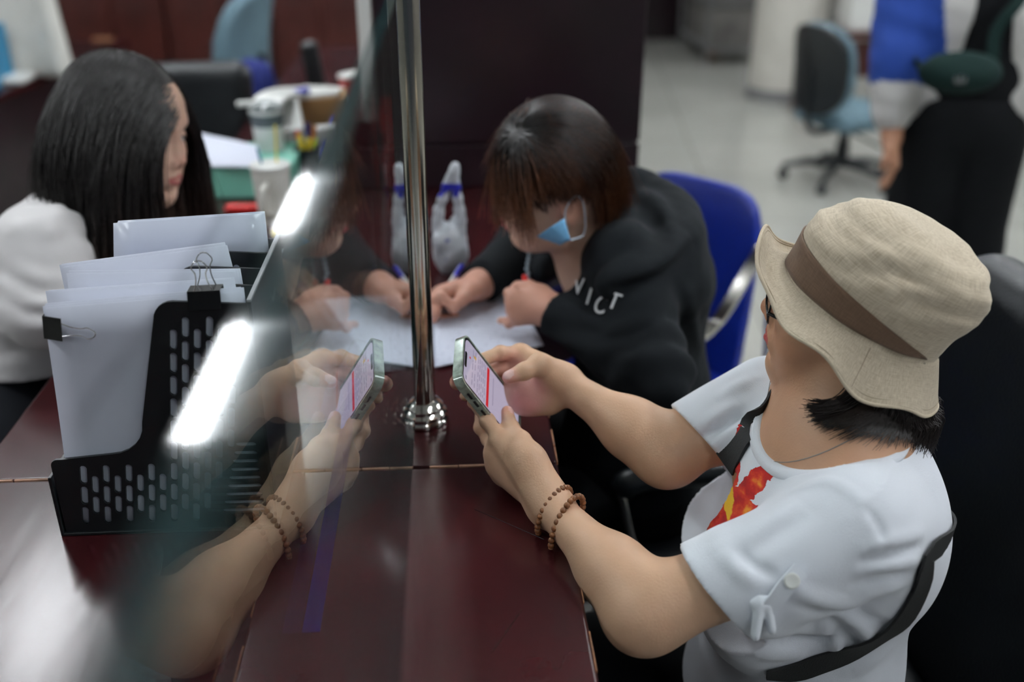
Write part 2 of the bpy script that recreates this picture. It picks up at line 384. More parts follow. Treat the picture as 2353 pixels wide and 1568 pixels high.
# ================================================================= THE ROOM
CZ = 0.90            # height of the counter top
def floor_mat():
    m = mat('floor', (0.42, 0.42, 0.39, 1), .16, spec=.5, bump=.03, bscale=3)
    nt = m.node_tree; n = nt.nodes; l = nt.links; b = n['Principled BSDF']; tc = n.new('ShaderNodeTexCoord')
    br = n.new('ShaderNodeTexBrick'); br.offset = 0; br.inputs['Color1'].default_value = (0.40, 0.40, 0.365, 1); br.inputs['Color2'].default_value = (0.43, 0.425, 0.39, 1); br.inputs['Mortar'].default_value = (0.23, 0.225, 0.20, 1)
    br.inputs['Scale'].default_value = 1; br.inputs['Mortar Size'].default_value = .004; br.inputs['Brick Width'].default_value = .8; br.inputs['Row Height'].default_value = .8
    mp = n.new('ShaderNodeMapping'); mp.inputs['Rotation'].default_value = (0, 0, .12); l.new(tc.outputs['Object'], mp.inputs[0]); l.new(mp.outputs[0], br.inputs['Vector'])
    nz = n.new('ShaderNodeTexNoise'); nz.inputs['Scale'].default_value = 1.3; nz.inputs['Detail'].default_value = 6; l.new(tc.outputs['Object'], nz.inputs['Vector'])
    mr = n.new('ShaderNodeMapRange'); mr.inputs['To Min'].default_value = .78; mr.inputs['To Max'].default_value = 1.15; l.new(nz.outputs['Fac'], mr.inputs['Value'])
    sc = n.new('ShaderNodeVectorMath'); sc.operation = 'SCALE'; l.new(br.outputs['Color'], sc.inputs[0]); l.new(mr.outputs[0], sc.inputs['Scale']); l.new(sc.outputs[0], b.inputs['Base Color'])
    return m
M['floor'] = floor_mat()
def struct(o): o['kind'] = 'structure'; return o
struct(MB().bb((-7, -3, -.1), (9, 13, 0)).build('floor', M['floor'], smooth=False))
struct(MB().bb((-7, -3, 2.9), (9, 13, 3.0)).build('ceiling', M['ceil'], smooth=False))
struct(MB().bb((-7, 12.0, 0), (9, 12.2, 2.9)).build('wall_back', M['wall'], smooth=False))
struct(MB().bb((-7.2, -3, 0), (-7, 13, 2.9)).build('wall_left', M['wall'], smooth=False))
struct(MB().bb((9, -3, 0), (9.2, 13, 2.9)).build('wall_right', M['wall'], smooth=False))

# ceiling lights: troffers with three tubes each, in rows that run along the counter
tube_m = mat('tube', (1, 1, 1, 1), .5, emit=(0.93, 0.97, 1.0, 1), estr=LIGHT_POWER*4.2)
troffer_m = mat('troffer', (0.82, 0.84, 0.85, 1), .3)
first = None
for ix, X in enumerate((-3.45, -1.75, -.75, 1.15, 2.9, 5.2)):
    for iy, Y in enumerate((-1.2, .9, 2.85, 4.65, 6.5, 8.8)):
        if ix == 2 and iy in (0, 1, 4, 5): continue
        if ix == 1 and iy not in (1, 2): continue
        if ix == 1 and iy == 2: X, Y = -1.58, 3.1
        r = thing('ceiling_light', 'recessed ceiling light with bare fluorescent tubes', 'ceiling light', (X, Y, 2.9), 'fluorescent ceiling lights')
        if first is None:
            t = MB()
            t.bb((-.30, -.40, -.012), (.30, .40, -.002)); t.bb((-.31, -.41, -.05), (-.295, .41, -.002)); t.bb((.295, -.41, -.05), (.31, .41, -.002)); t.bb((-.31, -.41, -.05), (.31, -.395, -.002)); t.bb((-.31, .395, -.05), (.31, .41, -.002))
            a = t.build('housing', troffer_m, smooth=False); a.parent = r
            tubes = []
            for q in (-.032, 0, .032):
                b_ = MB().tube([(q, -.385, -.035), (q, .385, -.035)], .014, 8).build('tube', tube_m); b_.parent = r; tubes.append(b_)
            first = [a]+tubes
        else:
            for o in first: c = o.copy(); COL.objects.link(c); c.parent = r

# ---- the long counter: two worktops meet at a pale worn joint
def counter():
    root = thing('counter', 'long dark red lacquered service counter with worn edges and a pale joint', 'counter', (-.19, 1.5, 0))
    x0, x1 = -.565, .178
    keep(MB().bb((x0, -.9, CZ-.035), (x1, 1.0895, CZ), .004).build('worktop', M['lacquer']), root)
    keep(MB().bb((x0, 1.0915, CZ-.035), (x1, 4.4, CZ), .004).build('worktop', M['lacquer']), root)
    j = MB(); rnd = random.Random(4); x = x0
    while x < .115:
        w_ = rnd.uniform(.02, .06); hw = rnd.uniform(.0008, .0022)
        if rnd.random() < .93: j.bb((x, 1.0905-hw, CZ-.003), (min(x+w_, .12), 1.0905+hw, CZ+.0004))
        x += w_+rnd.uniform(0, .004)
    keep(tag(j.build('joint', M['joint'], smooth=False), 'pale chipped joint between the two worktops'), root)
    e = MB(); rnd = random.Random(9); y = -.8
    while y < 2.2:
        L = rnd.uniform(.01, .06); t = rnd.uniform(.0006, .002)
        if rnd.random() < .75: e.bb((x1-t, y, CZ-rnd.uniform(.001, .005)), (x1+.0004, y+L, CZ+.0003), .0003)
        y += L+rnd.uniform(0, .05)
    keep(tag(e.build('edge_wear', M['worn_wood'], smooth=False), 'worn light wood showing along the front edge', kind='stuff'), root)
    keep(MB().bb((x0+.03, -.8, 0), (x0+.05, 4.35, CZ-.035)).bb((x1-.09, -.8, .0), (x1-.07, 4.35, CZ-.035)).bb((x0+.05, -.8, 0), (x1-.09, -.78, CZ-.035)).bb((x0+.05, 4.33, 0), (x1-.09, 4.35, CZ-.035)).build('front_panel', M['lacquer_dark'], smooth=False), root)
    sc = MB()
    for a, b_ in (((690, 1415), (790, 1385)), ((790, 1385), (870, 1412)), ((560, 1370), (640, 1300)), ((1090, 1170), (1250, 1240)), ((1130, 1500), (1200, 1400))):
        p, q = onz(*a, CZ+.0002), onz(*b_, CZ+.0002); sc.tube([p, q], .0004, 5)
    keep(sc.build('scratch', M['clip_black']), root)
counter()

# ---- tall partition at the far end with two grooves and a pale end strip, red banner beside it
def partition():
    Y = 2.32
    L = ony(866, 200, Y)[0]; Rr = ony(1477, 200, Y)[0]
    root = thing('partition', 'tall dark lacquered wooden partition with horizontal grooves beyond the counter', 'partition', ((L+Rr)/2, Y+.3, 0))
    zs = sorted([ony(1200, 437, Y)[2], ony(1200, 331, Y)[2]])
    b = MB()
    zz = [0]+zs+[2.35]
    zz[0] = CZ+.001
    for i in range(3): b.bb((L, Y, zz[i]+.003), (Rr, Y+.55, zz[i+1]-.003), .004)
    b.bb((L+.01, Y+.006, CZ+.003), (Rr-.01, Y+.54, 2.34)); b.bb((.183, Y, 0), (Rr, Y+.55, CZ+.003), .004)
    keep(b.build('panel', M['lacquer_dark'], auto=40), root)
    keep(tag(MB().bb((L-.034, Y-.004, 1.06), (L-.004, Y+.03, 2.35), .003).build('edge_strip', M['white_plastic']), 'white upright strip on its left edge'), root)
    return L, Rr, Y
PL, PR, PY = partition()
b = MB(); x0 = PL+.004; pts = []
bz = ony(880, 222, PY-.01)[2]
for i in range(30):
    z = .905+i*(bz-.905)/29; wv = .004*math.sin(i*.8); b.v += [(x0+.004*math.sin(i*.5), PY-.012+wv, z), (x0+.062+.003*math.sin(i*.9), PY-.010-wv, z), (x0+.062+.003*math.sin(i*.9), PY-.006-wv, z), (x0+.004*math.sin(i*.5), PY-.008+wv, z)]
b.f = [(4*i+j, 4*i+(j+1) % 4, 4*i+4+(j+1) % 4, 4*i+4+j) for i in range(29) for j in range(4)]+[(3, 2, 1, 0), (116, 117, 118, 119)]; b.m = [0]*len(b.f)
tag(b.build('ribbon_banner', M['red_cloth']), 'narrow red cloth banner hanging on the dark partition behind the steel pole', 'banner')

# ---- steel pole with stepped foot ring
def pole():
    p = (0, 1.214, CZ); root = thing('pole', 'polished steel pole rising from the counter beside the glass screen', 'pole', p)
    keep(MB().lathe([(.0195, .028), (.0195, 1.9)], p, 48).build('shaft', M['steel']), root)
    pr = [(.034, 0), (.036, .002), (.036, .006), (.034, .0085), (.0335, .010), (.0345, .012), (.0345, .0155), (.032, .018), (.0300, .0195), (.0305, .0215), (.030, .0245), (.027, .0275), (.0240, .030), (.0205, .032)]
    keep(MB().lathe(pr, p, 56).build('foot_ring', M['chrome'], auto=25), root)
pole()

# ---- glass screen hung above the counter, rounded lower corner by the pole
def screen():
    t = .010; ye, yn = 1.1915, -.35; zb, zt = 1.063, 1.486
    poly = [(yn, zb), (ye-.06, zb)]+[(ye-.06+.06*math.sin(a), zb+.06-.06*math.cos(a)) for a in np.linspace(.1, PI/2, 8)]+[(ye, zt+.004), (yn, zt)]
    k = len(poly); v = [(-t/2, a, z) for a, z in poly]+[(t/2, a, z) for a, z in poly]
    f = [tuple(range(k))[::-1], tuple(range(k, 2*k))]+[(i, (i+1) % k, k+(i+1) % k, k+i) for i in range(k)]
    root = thing('glass_screen', 'clear glass screen standing along the counter with a greenish polished edge', 'glass screen', (0, .4, zb))
    o = mesh_obj('pane', v, f, None, None, smooth=False, mats=[M['glass'], M['glass_edge']], fm=[0, 0]+[1]*k); keep(o, root)
screen()

# ================================================================= BEHIND THE COUNTER, FAR SIDE
def cabinet_row():
    # a run of wooden cabinets with arched glass doors along the back of the office
    Y = 6.3; xs = np.arange(-3.5, .6, .62); first = None
    for i, x in enumerate(xs):
        r = thing('bookcase', ['dark red wooden bookcase with arched glass doors against the rear wall of the office'][0], 'bookcase', (x, Y, 0), 'row of arched wooden bookcases')
        if first is None:
            first = []
            b = MB().bb((.005, 0, 0), (.615, .4, 2.1), .004); b.bb((.0, -.02, .0), (.615, 0, .10))
            first.append(b.build('carcass', M['red_wood'], auto=40))
            for s0 in (.015, .315):
                d = MB(); n_ = 10; arch = [(s0+.035+.22*q/n_, .95+.05*math.sin(PI*q/n_)) for q in range(n_+1)]
                d.prism([(s0, .12), (s0+.29, .12), (s0+.29, .95)]+[(a, z_-.02) for a, z_ in arch[::-1]]+[(s0, .95)], -.02, 0, frame=(V(0, 0, 0), V(1, 0, 0), V(0, 0, 1), V(0, 1, 0)))
                d.bb((s0, -.02, .95), (s0+.03, 0, 2.05)); d.bb((s0+.26, -.02, .95), (s0+.29, 0, 2.05)); d.bb((s0, -.02, 2.0), (s0+.29, 0, 2.05))
                d.bb((s0+.04, -.028, .2), (s0+.25, -.018, .85), .006)
                first.append(d.build('door', M['red_wood'], auto=40))
                first.append(MB().bb((s0+.03, -.012, .95), (s0+.26, -.006, 2.0)).build('door_glass', M['black_metal']))
            for o in first: o.parent = r
        else:
            for o in first: c = o.copy(); COL.objects.link(c); c.parent = r
cabinet_row()
def far_desk():
    p = onz(0, 215, .75); q = onz(287, 97, .75); L = p; d = nrm(V(q[0]-p[0], q[1]-p[1], 0)); s = V(-d[1], d[0], 0)
    root = thing('desk', 'dark red office desk standing behind the long haired clerk', 'desk', (p[0], p[1], 0))
    a = p-d*1.2
    fr = (V(a[0], a[1], .72), d, s, V(0, 0, 1)); ln = np.linalg.norm((q-a)[:2])+.05
    keep(MB().prism([(0, 0), (ln, 0), (ln, .75), (0, .75)], 0, .03, frame=fr).build('desk_top', M['lacquer'], smooth=False), root)
    fr2 = (V(a[0], a[1], 0), d, s, V(0, 0, 1))
    keep(MB().prism([(0.02, .02), (ln-.02, .02), (ln-.02, .05), (.02, .05)], 0, .72, frame=fr2).prism([(ln-.05, .05), (ln-.02, .05), (ln-.02, .73), (ln-.05, .73)], 0, .72, frame=fr2).build('front_panel', M['lacquer_dark'], smooth=False), root)
    # white cloth bundle and teal file standing on it
    c = at(45, 60, 4.35); c[2] = .75
    sc = Sculpt(); rs = np.random.RandomState(3)
    for i in range(7): sc.cap(c+V(-.20+.06*i, rs.uniform(-.03, .03), .03), c+V(-.16+.045*i, 0, .62), .045, .035, k=.03)
    v, f = sc.mesh(.012); tag(mesh_obj('white_coat', v, f, M['cream']), 'off-white coat draped in a heap on the far desk at top left', 'coat')
    c2 = onz(5, 200, .75)
    tag(MB().box(c2+V(-.04, .05, .12), (.06, .26, .24), None, .004).build('file_box', M['teal']), 'teal upright file on the edge of the far desk', 'file')
    c3 = onz(38, 188, .75)
    tag(MB().box(c3+V(0, 0, .015), (.11, .16, .03), None, .012).build('tissue_pack', M['white_plastic']), 'small white packet lying beside the teal file', 'packet')
    c4 = onz(236, 92, .75)
    tag(MB().box(c4+V(0, 0, .006), (.10, .05, .012), None, .002).build('name_plate', M['worn_wood']), 'small pale wooden plate lying on the far desk', 'plate')
far_desk()
def soft_box(name, c, r, Mx, m, parent, h=.008, rc=.03):
    # cushion shape
    s = Sculpt(); c = np.asarray(c); r = np.asarray(r, float)
    def f(P):
        q = np.abs((P-c)@Mx)-(r-rc); return np.sqrt((np.maximum(q, 0)**2).sum(1))+np.minimum(q.max(1), 0)-rc
    s.ops.append((f, .01, 'u')); ext = np.abs(Mx)@r; s.lo = c-ext; s.hi = c+ext
    v, fc = s.mesh(h); o = mesh_obj(name, v, fc, m)
    if parent is not None: keep(o, parent)
    return o
def star_base(root, c, m, h=.36, r=.29, rot=0, tilt=0):
    b = MB(); b.tube([c+V(0, 0, .09), c+V(0, 0, h)], .028, 14); b.tube([c+V(0, 0, .09), c+V(0, 0, h*.7)], .038, 14)
    keep(b.build('column', m), root)
    for k in range(5):
        a = rot+k*2*PI/5; d = V(math.cos(a), math.sin(a), 0)
        keep(MB().tube([c+V(0, 0, .115), c+d*r*.6+V(0, 0, .105), c+d*r+V(0, 0, .075)], [.026, .022, .015], 10).build('leg', m), root)
        w_ = MB(); pw = c+d*r+V(0, 0, .029); sd = np.cross(d, V(0, 0, 1))
        w_.tube([pw-sd*.022, pw+sd*.022], .028, 16); w_.tube([pw+V(0, 0, .02), pw+V(0, 0, .06)], .009, 8)
        keep(w_.build('caster', m), root)
def leather_chair_back():
    c = at(455, 230, 3.0)
    root = thing('office_chair', 'high backed black leather office chair behind the long haired clerk', 'chair', (c[0], c[1], 0))
    Mx = rot3(math.radians(96), math.radians(-8), 0)[:, [1, 0, 2]]
    s = Sculpt()
    def bk(P):
        q = (P-c)@Mx; q = q+np.stack([0*q[:, 0], .9*q[:, 0]**2, 0*q[:, 0]], 1)
        w_ = np.abs(q)-V(.165, .05, .29)+.05; return np.sqrt((np.maximum(w_, 0)**2).sum(1))+np.minimum(w_.max(1), 0)-.05
    c[2] = .78
    s.ops.append((bk, .02, 'u')); s.lo = c-.5; s.hi = c+.5
    v, f = s.mesh(.012); keep(mesh_obj('backrest', v, f, M['black_leather']), root)
    soft_box('seat', (c[0]+.0, c[1]-.26, .47), (.20, .20, .06), np.eye(3), M['black_leather'], root, .014, .05)
    for sx in (-1, 1): keep(MB().tube(spline([(c[0]+sx*.21, c[1]-.10, .47), (c[0]+sx*.22, c[1]-.12, .62), (c[0]+sx*.22, c[1]-.35, .63), (c[0]+sx*.21, c[1]-.40, .47)], 16), .022, 10).build('armrest', M['black_plastic']), root)
    star_base(root, V(c[0], c[1]-.28, 0), M['black_plastic'], .42)
leather_chair_back()
def task_chair(name, label, c, yaw, m, seat_z=.46, back_z=.78, group=None, bh=.24, bw=.21, shell=False):
    # swivel chair without armrests; yaw = where the sitter would look
    c = V(c[0], c[1], 0); root = thing(name, label, 'chair', c, group)
    fw = V(math.cos(yaw), math.sin(yaw), 0); sd = V(-fw[1], fw[0], 0); Mx = np.stack([fw, sd, V(0, 0, 1)], 1)
    soft_box('seat', c+fw*.03+V(0, 0, seat_z), (.23, .22, .045), Mx, m, root, .01, .04)
    s = Sculpt(); bc = c-fw*.24+V(0, 0, back_z); tl = nrm(V(0, 0, 1)-fw*.10); nb = np.cross(sd, tl)
    B = np.stack([nb, sd, tl], 1)
    def bk(P):
        q = (P-bc)@B; x = q[:, 0]-1.1*q[:, 1]**2+.5*q[:, 2]**2
        e = np.maximum(np.sqrt((q[:, 1]/bw)**2.6+(q[:, 2]/bh)**2.6+1e-9)-1, -1)
        rad = (np.abs(q[:, 1]/bw)**2.8+np.abs(q[:, 2]/bh)**2.8)**(1/2.8)
        return np.maximum((rad-1)*min(bw, bh)*.8, np.abs(x)-.026)-.008
    s.ops.append((bk, .02, 'u')); s.lo = bc-.3; s.hi = bc+.3
    v, f = s.mesh(.010); keep(mesh_obj('backrest', v, f, m), root)
    if shell:
        s3 = Sculpt(); bs3 = bc-nb*.022*np.sign(nb@fw)
        def bk3(P):
            q = (P-bs3)@B; x = q[:, 0]-1.1*q[:, 1]**2+.5*q[:, 2]**2; rad = (np.abs(q[:, 1]/bw)**2.8+np.abs(q[:, 2]/bh)**2.8)**(1/2.8); return np.maximum((rad-1.0)*min(bw, bh)*.8, np.abs(x)-.016)-.008
        s3.ops.append((bk3, .02, 'u')); s3.lo = bc-.3; s3.hi = bc+.3; v, f = s3.mesh(.010); keep(mesh_obj('back_shell', v, f, M['black_plastic']), root)
    s2 = MB()
    s2.tube(spline([c-fw*.05+V(0, 0, seat_z-.06), c-fw*.22+V(0, 0, seat_z-.065), c-fw*.285+V(0, 0, seat_z+.03), c-fw*.285+V(0, 0, back_z)], 14), .018, 10)
    s2.box(c+V(0, 0, seat_z-.06), (.2, .2, .03), Mx, .01)
    keep(s2.build('back_bracket', M['black_plastic']), root)
    keep(MB().tube([c+sd*.05+V(0, 0, seat_z-.07), c+sd*-.22+fw*.06+V(0, 0, seat_z-.13)], .007, 8).build('lever', M['black_plastic']), root)
    star_base(root, c, M['black_plastic'], seat_z-.05, .30, rot=.3)
    return root

# ================================================================= PEOPLE: shared builders
class Frame:
    def __init__(s, o, R, sc=1.): s.o = np.asarray(o, float); s.R = np.asarray(R, float); s.s = sc
    def p(s, x, y, z): return s.o+s.R@(V(x, y, z)*s.s)
    def d(s, x, y, z): return s.R@V(x, y, z)
    def loc(s, P): return ((P-s.o)@s.R)/s.s
def sculpt_head(S_, F, nose=.0, full=1.0, neck=None, short=0.):
    p, R, s = F.p, F.R, F.s
    E = lambda c, r, k=.015, mode='u': S_.ell(p(*c), V(*r)*s, R, k*s, mode)
    C = lambda a, b, ra, rb, k=.012, mode='u', **kw: S_.cap(p(*a), p(*b), ra*s, rb*s, k*s, mode, **kw)
    E((-.015+short, 0, .035), (.098-short, .077, .088+short*.3)); E((-.045+2*short, 0, .005), (.062-short*.5, .066, .066))
    E((.038, 0, .045), (.052, .062, .058), .03)                       # forehead
    E((.030, 0, -.030), (.060, .060, .078), .03)                      # face mass
    for y in (1, -1):
        E((.052, .040*y, -.028), (.030, .026, .030), .03)               # cheekbone
        C((-.002, .062*y, -.035), (.012, .056*y, -.072), .014, .013, .03)  # jaw corner
        C((.012, .055*y, -.076), (.062, .020*y, -.100), .013, .013, .03)
        E((.050, .030*y, -.060), (.028*full, .026*full, .028), .025)
    E((.070, 0, -.098), (.019, .020, .016), .02)                      # chin
    E((.040, 0, -.085), (.042, .036, .024), .03)
    C((.078, -.026, .030), (.078, .026, .030), .010, .010, .02)       # brow
    for y in (1, -1):
        E((.094, .032*y, .007), (.016, .019, .012), .018, 's')
        E((.0725, .031*y, .006), (.0165, .0175, .0135), .003)
        C((.082, .018*y, .0125), (.076, .045*y, .0105), .0028, .0026, .005)
        C((.083, .020*y, -.001), (.077, .042*y, -.001), .0024, .0022, .006)
    C((.085, 0, .014), (.100+nose, 0, -.020), .0075, .0095, .012)         # nose bridge
    E((.1005+nose, 0, -.026), (.0125, .0125, .0105), .008)
    for y in (1, -1):
        E((.093+nose*.6, .0125*y, -.031), (.0115, .0080, .0085), .006)
        S_.ell(p(.1000+nose, .0068*y, -.0385), V(.006, .0032, .0040)*s, R, .002*s, 's')
    E((.078, 0, -.058), (.019, .026, .020), .02)                      # muzzle
    for y in (1, -1):
        C((.0955, .004*y, -.0535), (.0855, .022*y, -.0605), .0048, .0026, .005)
        C((.0945, .000, -.0660), (.0850, .0205*y, -.0620), .0060, .0026, .005)
        C((.1005, .0, -.0605), (.088, .024*y, -.0610), .0012, .0010, .003, 's')
    E((.088, 0, -.079), (.010, .018, .0055), .012, 's')
    for y in (1, -1):                                                 # ears
        Re = R @ rot3(.30*y, .12, 0)
        S_.ell(p(-.006, .0745*y, -.002), V(.0175, .0075, .0290)*s, Re, .006*s)
        S_.ell(p(.000, .0805*y, .004), V(.0100, .0065, .0175)*s, Re, .004*s, 's')
        S_.ell(p(-.001, .0755*y, -.027), V(.0085, .0055, .0095)*s, Re, .006*s)
    if neck is not None:
        S_.cap(p(-.030, 0, -.045), neck[0], .053*s, neck[1], .03)
        S_.cap(p(.012, 0, -.085), neck[0], .030*s, neck[1]*.8, .03)
def paint_head(cols, P, F, skin, lip, brow=(.02, .012, .008), eye=True, flush=.25):
    q = F.loc(P); sc = F.s
    b = lambda c, r, col, soft=.004, amt=1.: blend(cols, q, c, r, col, soft, None, amt)
    for y in (1, -1):
        cols = b((.06, .040*y, -.036), (.03, .022, .020), (skin[0]*1.08, skin[1]*.80, skin[2]*.78), .02, flush)
        cols = b((-.004, .078*y, -.003), (.03, .014, .035), (skin[0]*1.05, skin[1]*.75, skin[2]*.7), .01, .6)
    cols = b((.105, 0, -.028), (.016, .018, .014), (skin[0]*1.02, skin[1]*.78, skin[2]*.76), .010, .45)
    for y in (1, -1):
        u = (q[:, 1]*y); m1 = (np.abs(q[:, 2]+.0545+.30*np.maximum(u-.004, 0)) < .0040+0*u) & (u < .0225) & (q[:, 0] > .080) & (u > -.001)
        m2 = (np.abs(q[:, 2]+.0665-.20*np.maximum(u, 0)) < .0052-.10*np.maximum(u, 0)) & (u < .0215) & (q[:, 0] > .080) & (u > -.001)
        cols = np.where((m1 | m2)[:, None], np.asarray(lip), cols)
        cols = b((.080, .030*y, .0275), (.014, .018, .0032), brow, .004, .85)
        if eye:
            m = (np.abs(q[:, 1]*y-.031) < .0125) & (np.abs(q[:, 2]-.0055) < .0042*(1-((q[:, 1]*y-.031)/.0135)**2)) & (q[:, 0] > .074)
            cols = np.where(m[:, None], V(.62, .60, .58), cols)
            mi = m & (np.sqrt((q[:, 1]*y-.031)**2+(q[:, 2]-.0055)**2) < .0052); cols = np.where(mi[:, None], V(.012, .008, .006), cols)
            ml = (np.abs(q[:, 1]*y-.031) < .0145) & (np.abs(q[:, 2]-.0055-.0046*(1-((q[:, 1]*y-.031)/.0150)**2)) < .0010) & (q[:, 0] > .072); cols = np.where(ml[:, None], V(.015, .01, .008), cols)
    return cols
def finger(S_, pts, r0, r1, k=.004):
    n = len(pts); rs = np.linspace(r0, r1, n); S_.chain(pts, rs, k=k)
    for i in range(1, n-1): S_.ell(pts[i], V(1, 1, 1)*rs[i]*1.06, None, k)
def palm(S_, wrist, mcps, thumb_cmc, wr=.024, r=.0135, back=None):
    for i, m_ in enumerate(mcps):
        w_ = wrist+(m_-np.mean(mcps, 0))*.42; S_.cap(w_, m_, r*1.08, r*.92, k=.014)
    for a, b_ in zip(mcps[:-1], mcps[1:]): S_.cap(wrist*.45+a*.55, (a+b_)/2, r, r*.85, k=.014)
    S_.cap(wrist, thumb_cmc, wr*.75, .0155, k=.018)
def paint_nail(cols, P, c, n, ax, w_=.0062, L=.0075, col=(.62, .36, .32)):
    n = nrm(n); ax = nrm(np.asarray(ax)-n*(np.asarray(ax)@n)); sd = np.cross(n, ax); q = P-c
    m = (((q@ax)/L)**2+((q@sd)/w_)**2 < 1) & (q@n > 0) & (np.linalg.norm(q, axis=1) < .014)
    return np.where(m[:, None], np.asarray(col), cols)
def grow(roots, dirs, length, k, collide, gravity, rs, curl=.0, jitter=.08, comb=None):
    # strands that follow a combing field, slide over the head and fall
    n = len(roots); P = roots.copy(); path = [P.copy()]; D = dirs.copy(); step = (np.broadcast_to(length, (n,))/(k-1))[:, None]
    jit = rs.normal(size=(n, 3))*jitter
    for i in range(k-1):
        t = i/(k-1)
        G = np.asarray(gravity) if not callable(gravity) else gravity(P, t)
        Cb = comb(P, t) if comb is not None else 0
        D = D*.55+G*.45+Cb+jit*(.3+t); D /= np.maximum(np.linalg.norm(D, axis=1, keepdims=True), 1e-9)
        P = P+D*step
        for c, R, r in collide:
            q = (P-c)@R; qn = np.linalg.norm(q/r, axis=1); ins = qn < 1
            if ins.any():
                q[ins] = q[ins]/qn[ins, None]; P[ins] = q[ins]@R.T+c
        path.append(P.copy())
    return np.stack(path, 1)
def surf_points(F, c, r, n, rs, ok):
    # random points on the scalp ellipsoid in the head frame, kept where ok(local) is true
    out = []
    while sum(len(o) for o in out) < n:
        u = rs.normal(size=(n*3, 3)); u /= np.linalg.norm(u, axis=1, keepdims=True); q = u*np.asarray(r)+np.asarray(c); out.append(q[ok(q)])
    q = np.concatenate(out)[:n]; nl = (q-np.asarray(c))/np.asarray(r)**2; nl /= np.linalg.norm(nl, axis=1, keepdims=True)
    return F.o+(q*F.s)@F.R.T, nl@F.R.T, q

# ================================================================= WOMAN WITH THE PHONE
def rbmask(P, o, U_, V_, W_, hu, hv, lo, hi):
    q = P-o; return (np.abs(q@U_) < hu) & (np.abs(q@V_) < hv) & (q@W_ > lo) & (q@W_ < hi)
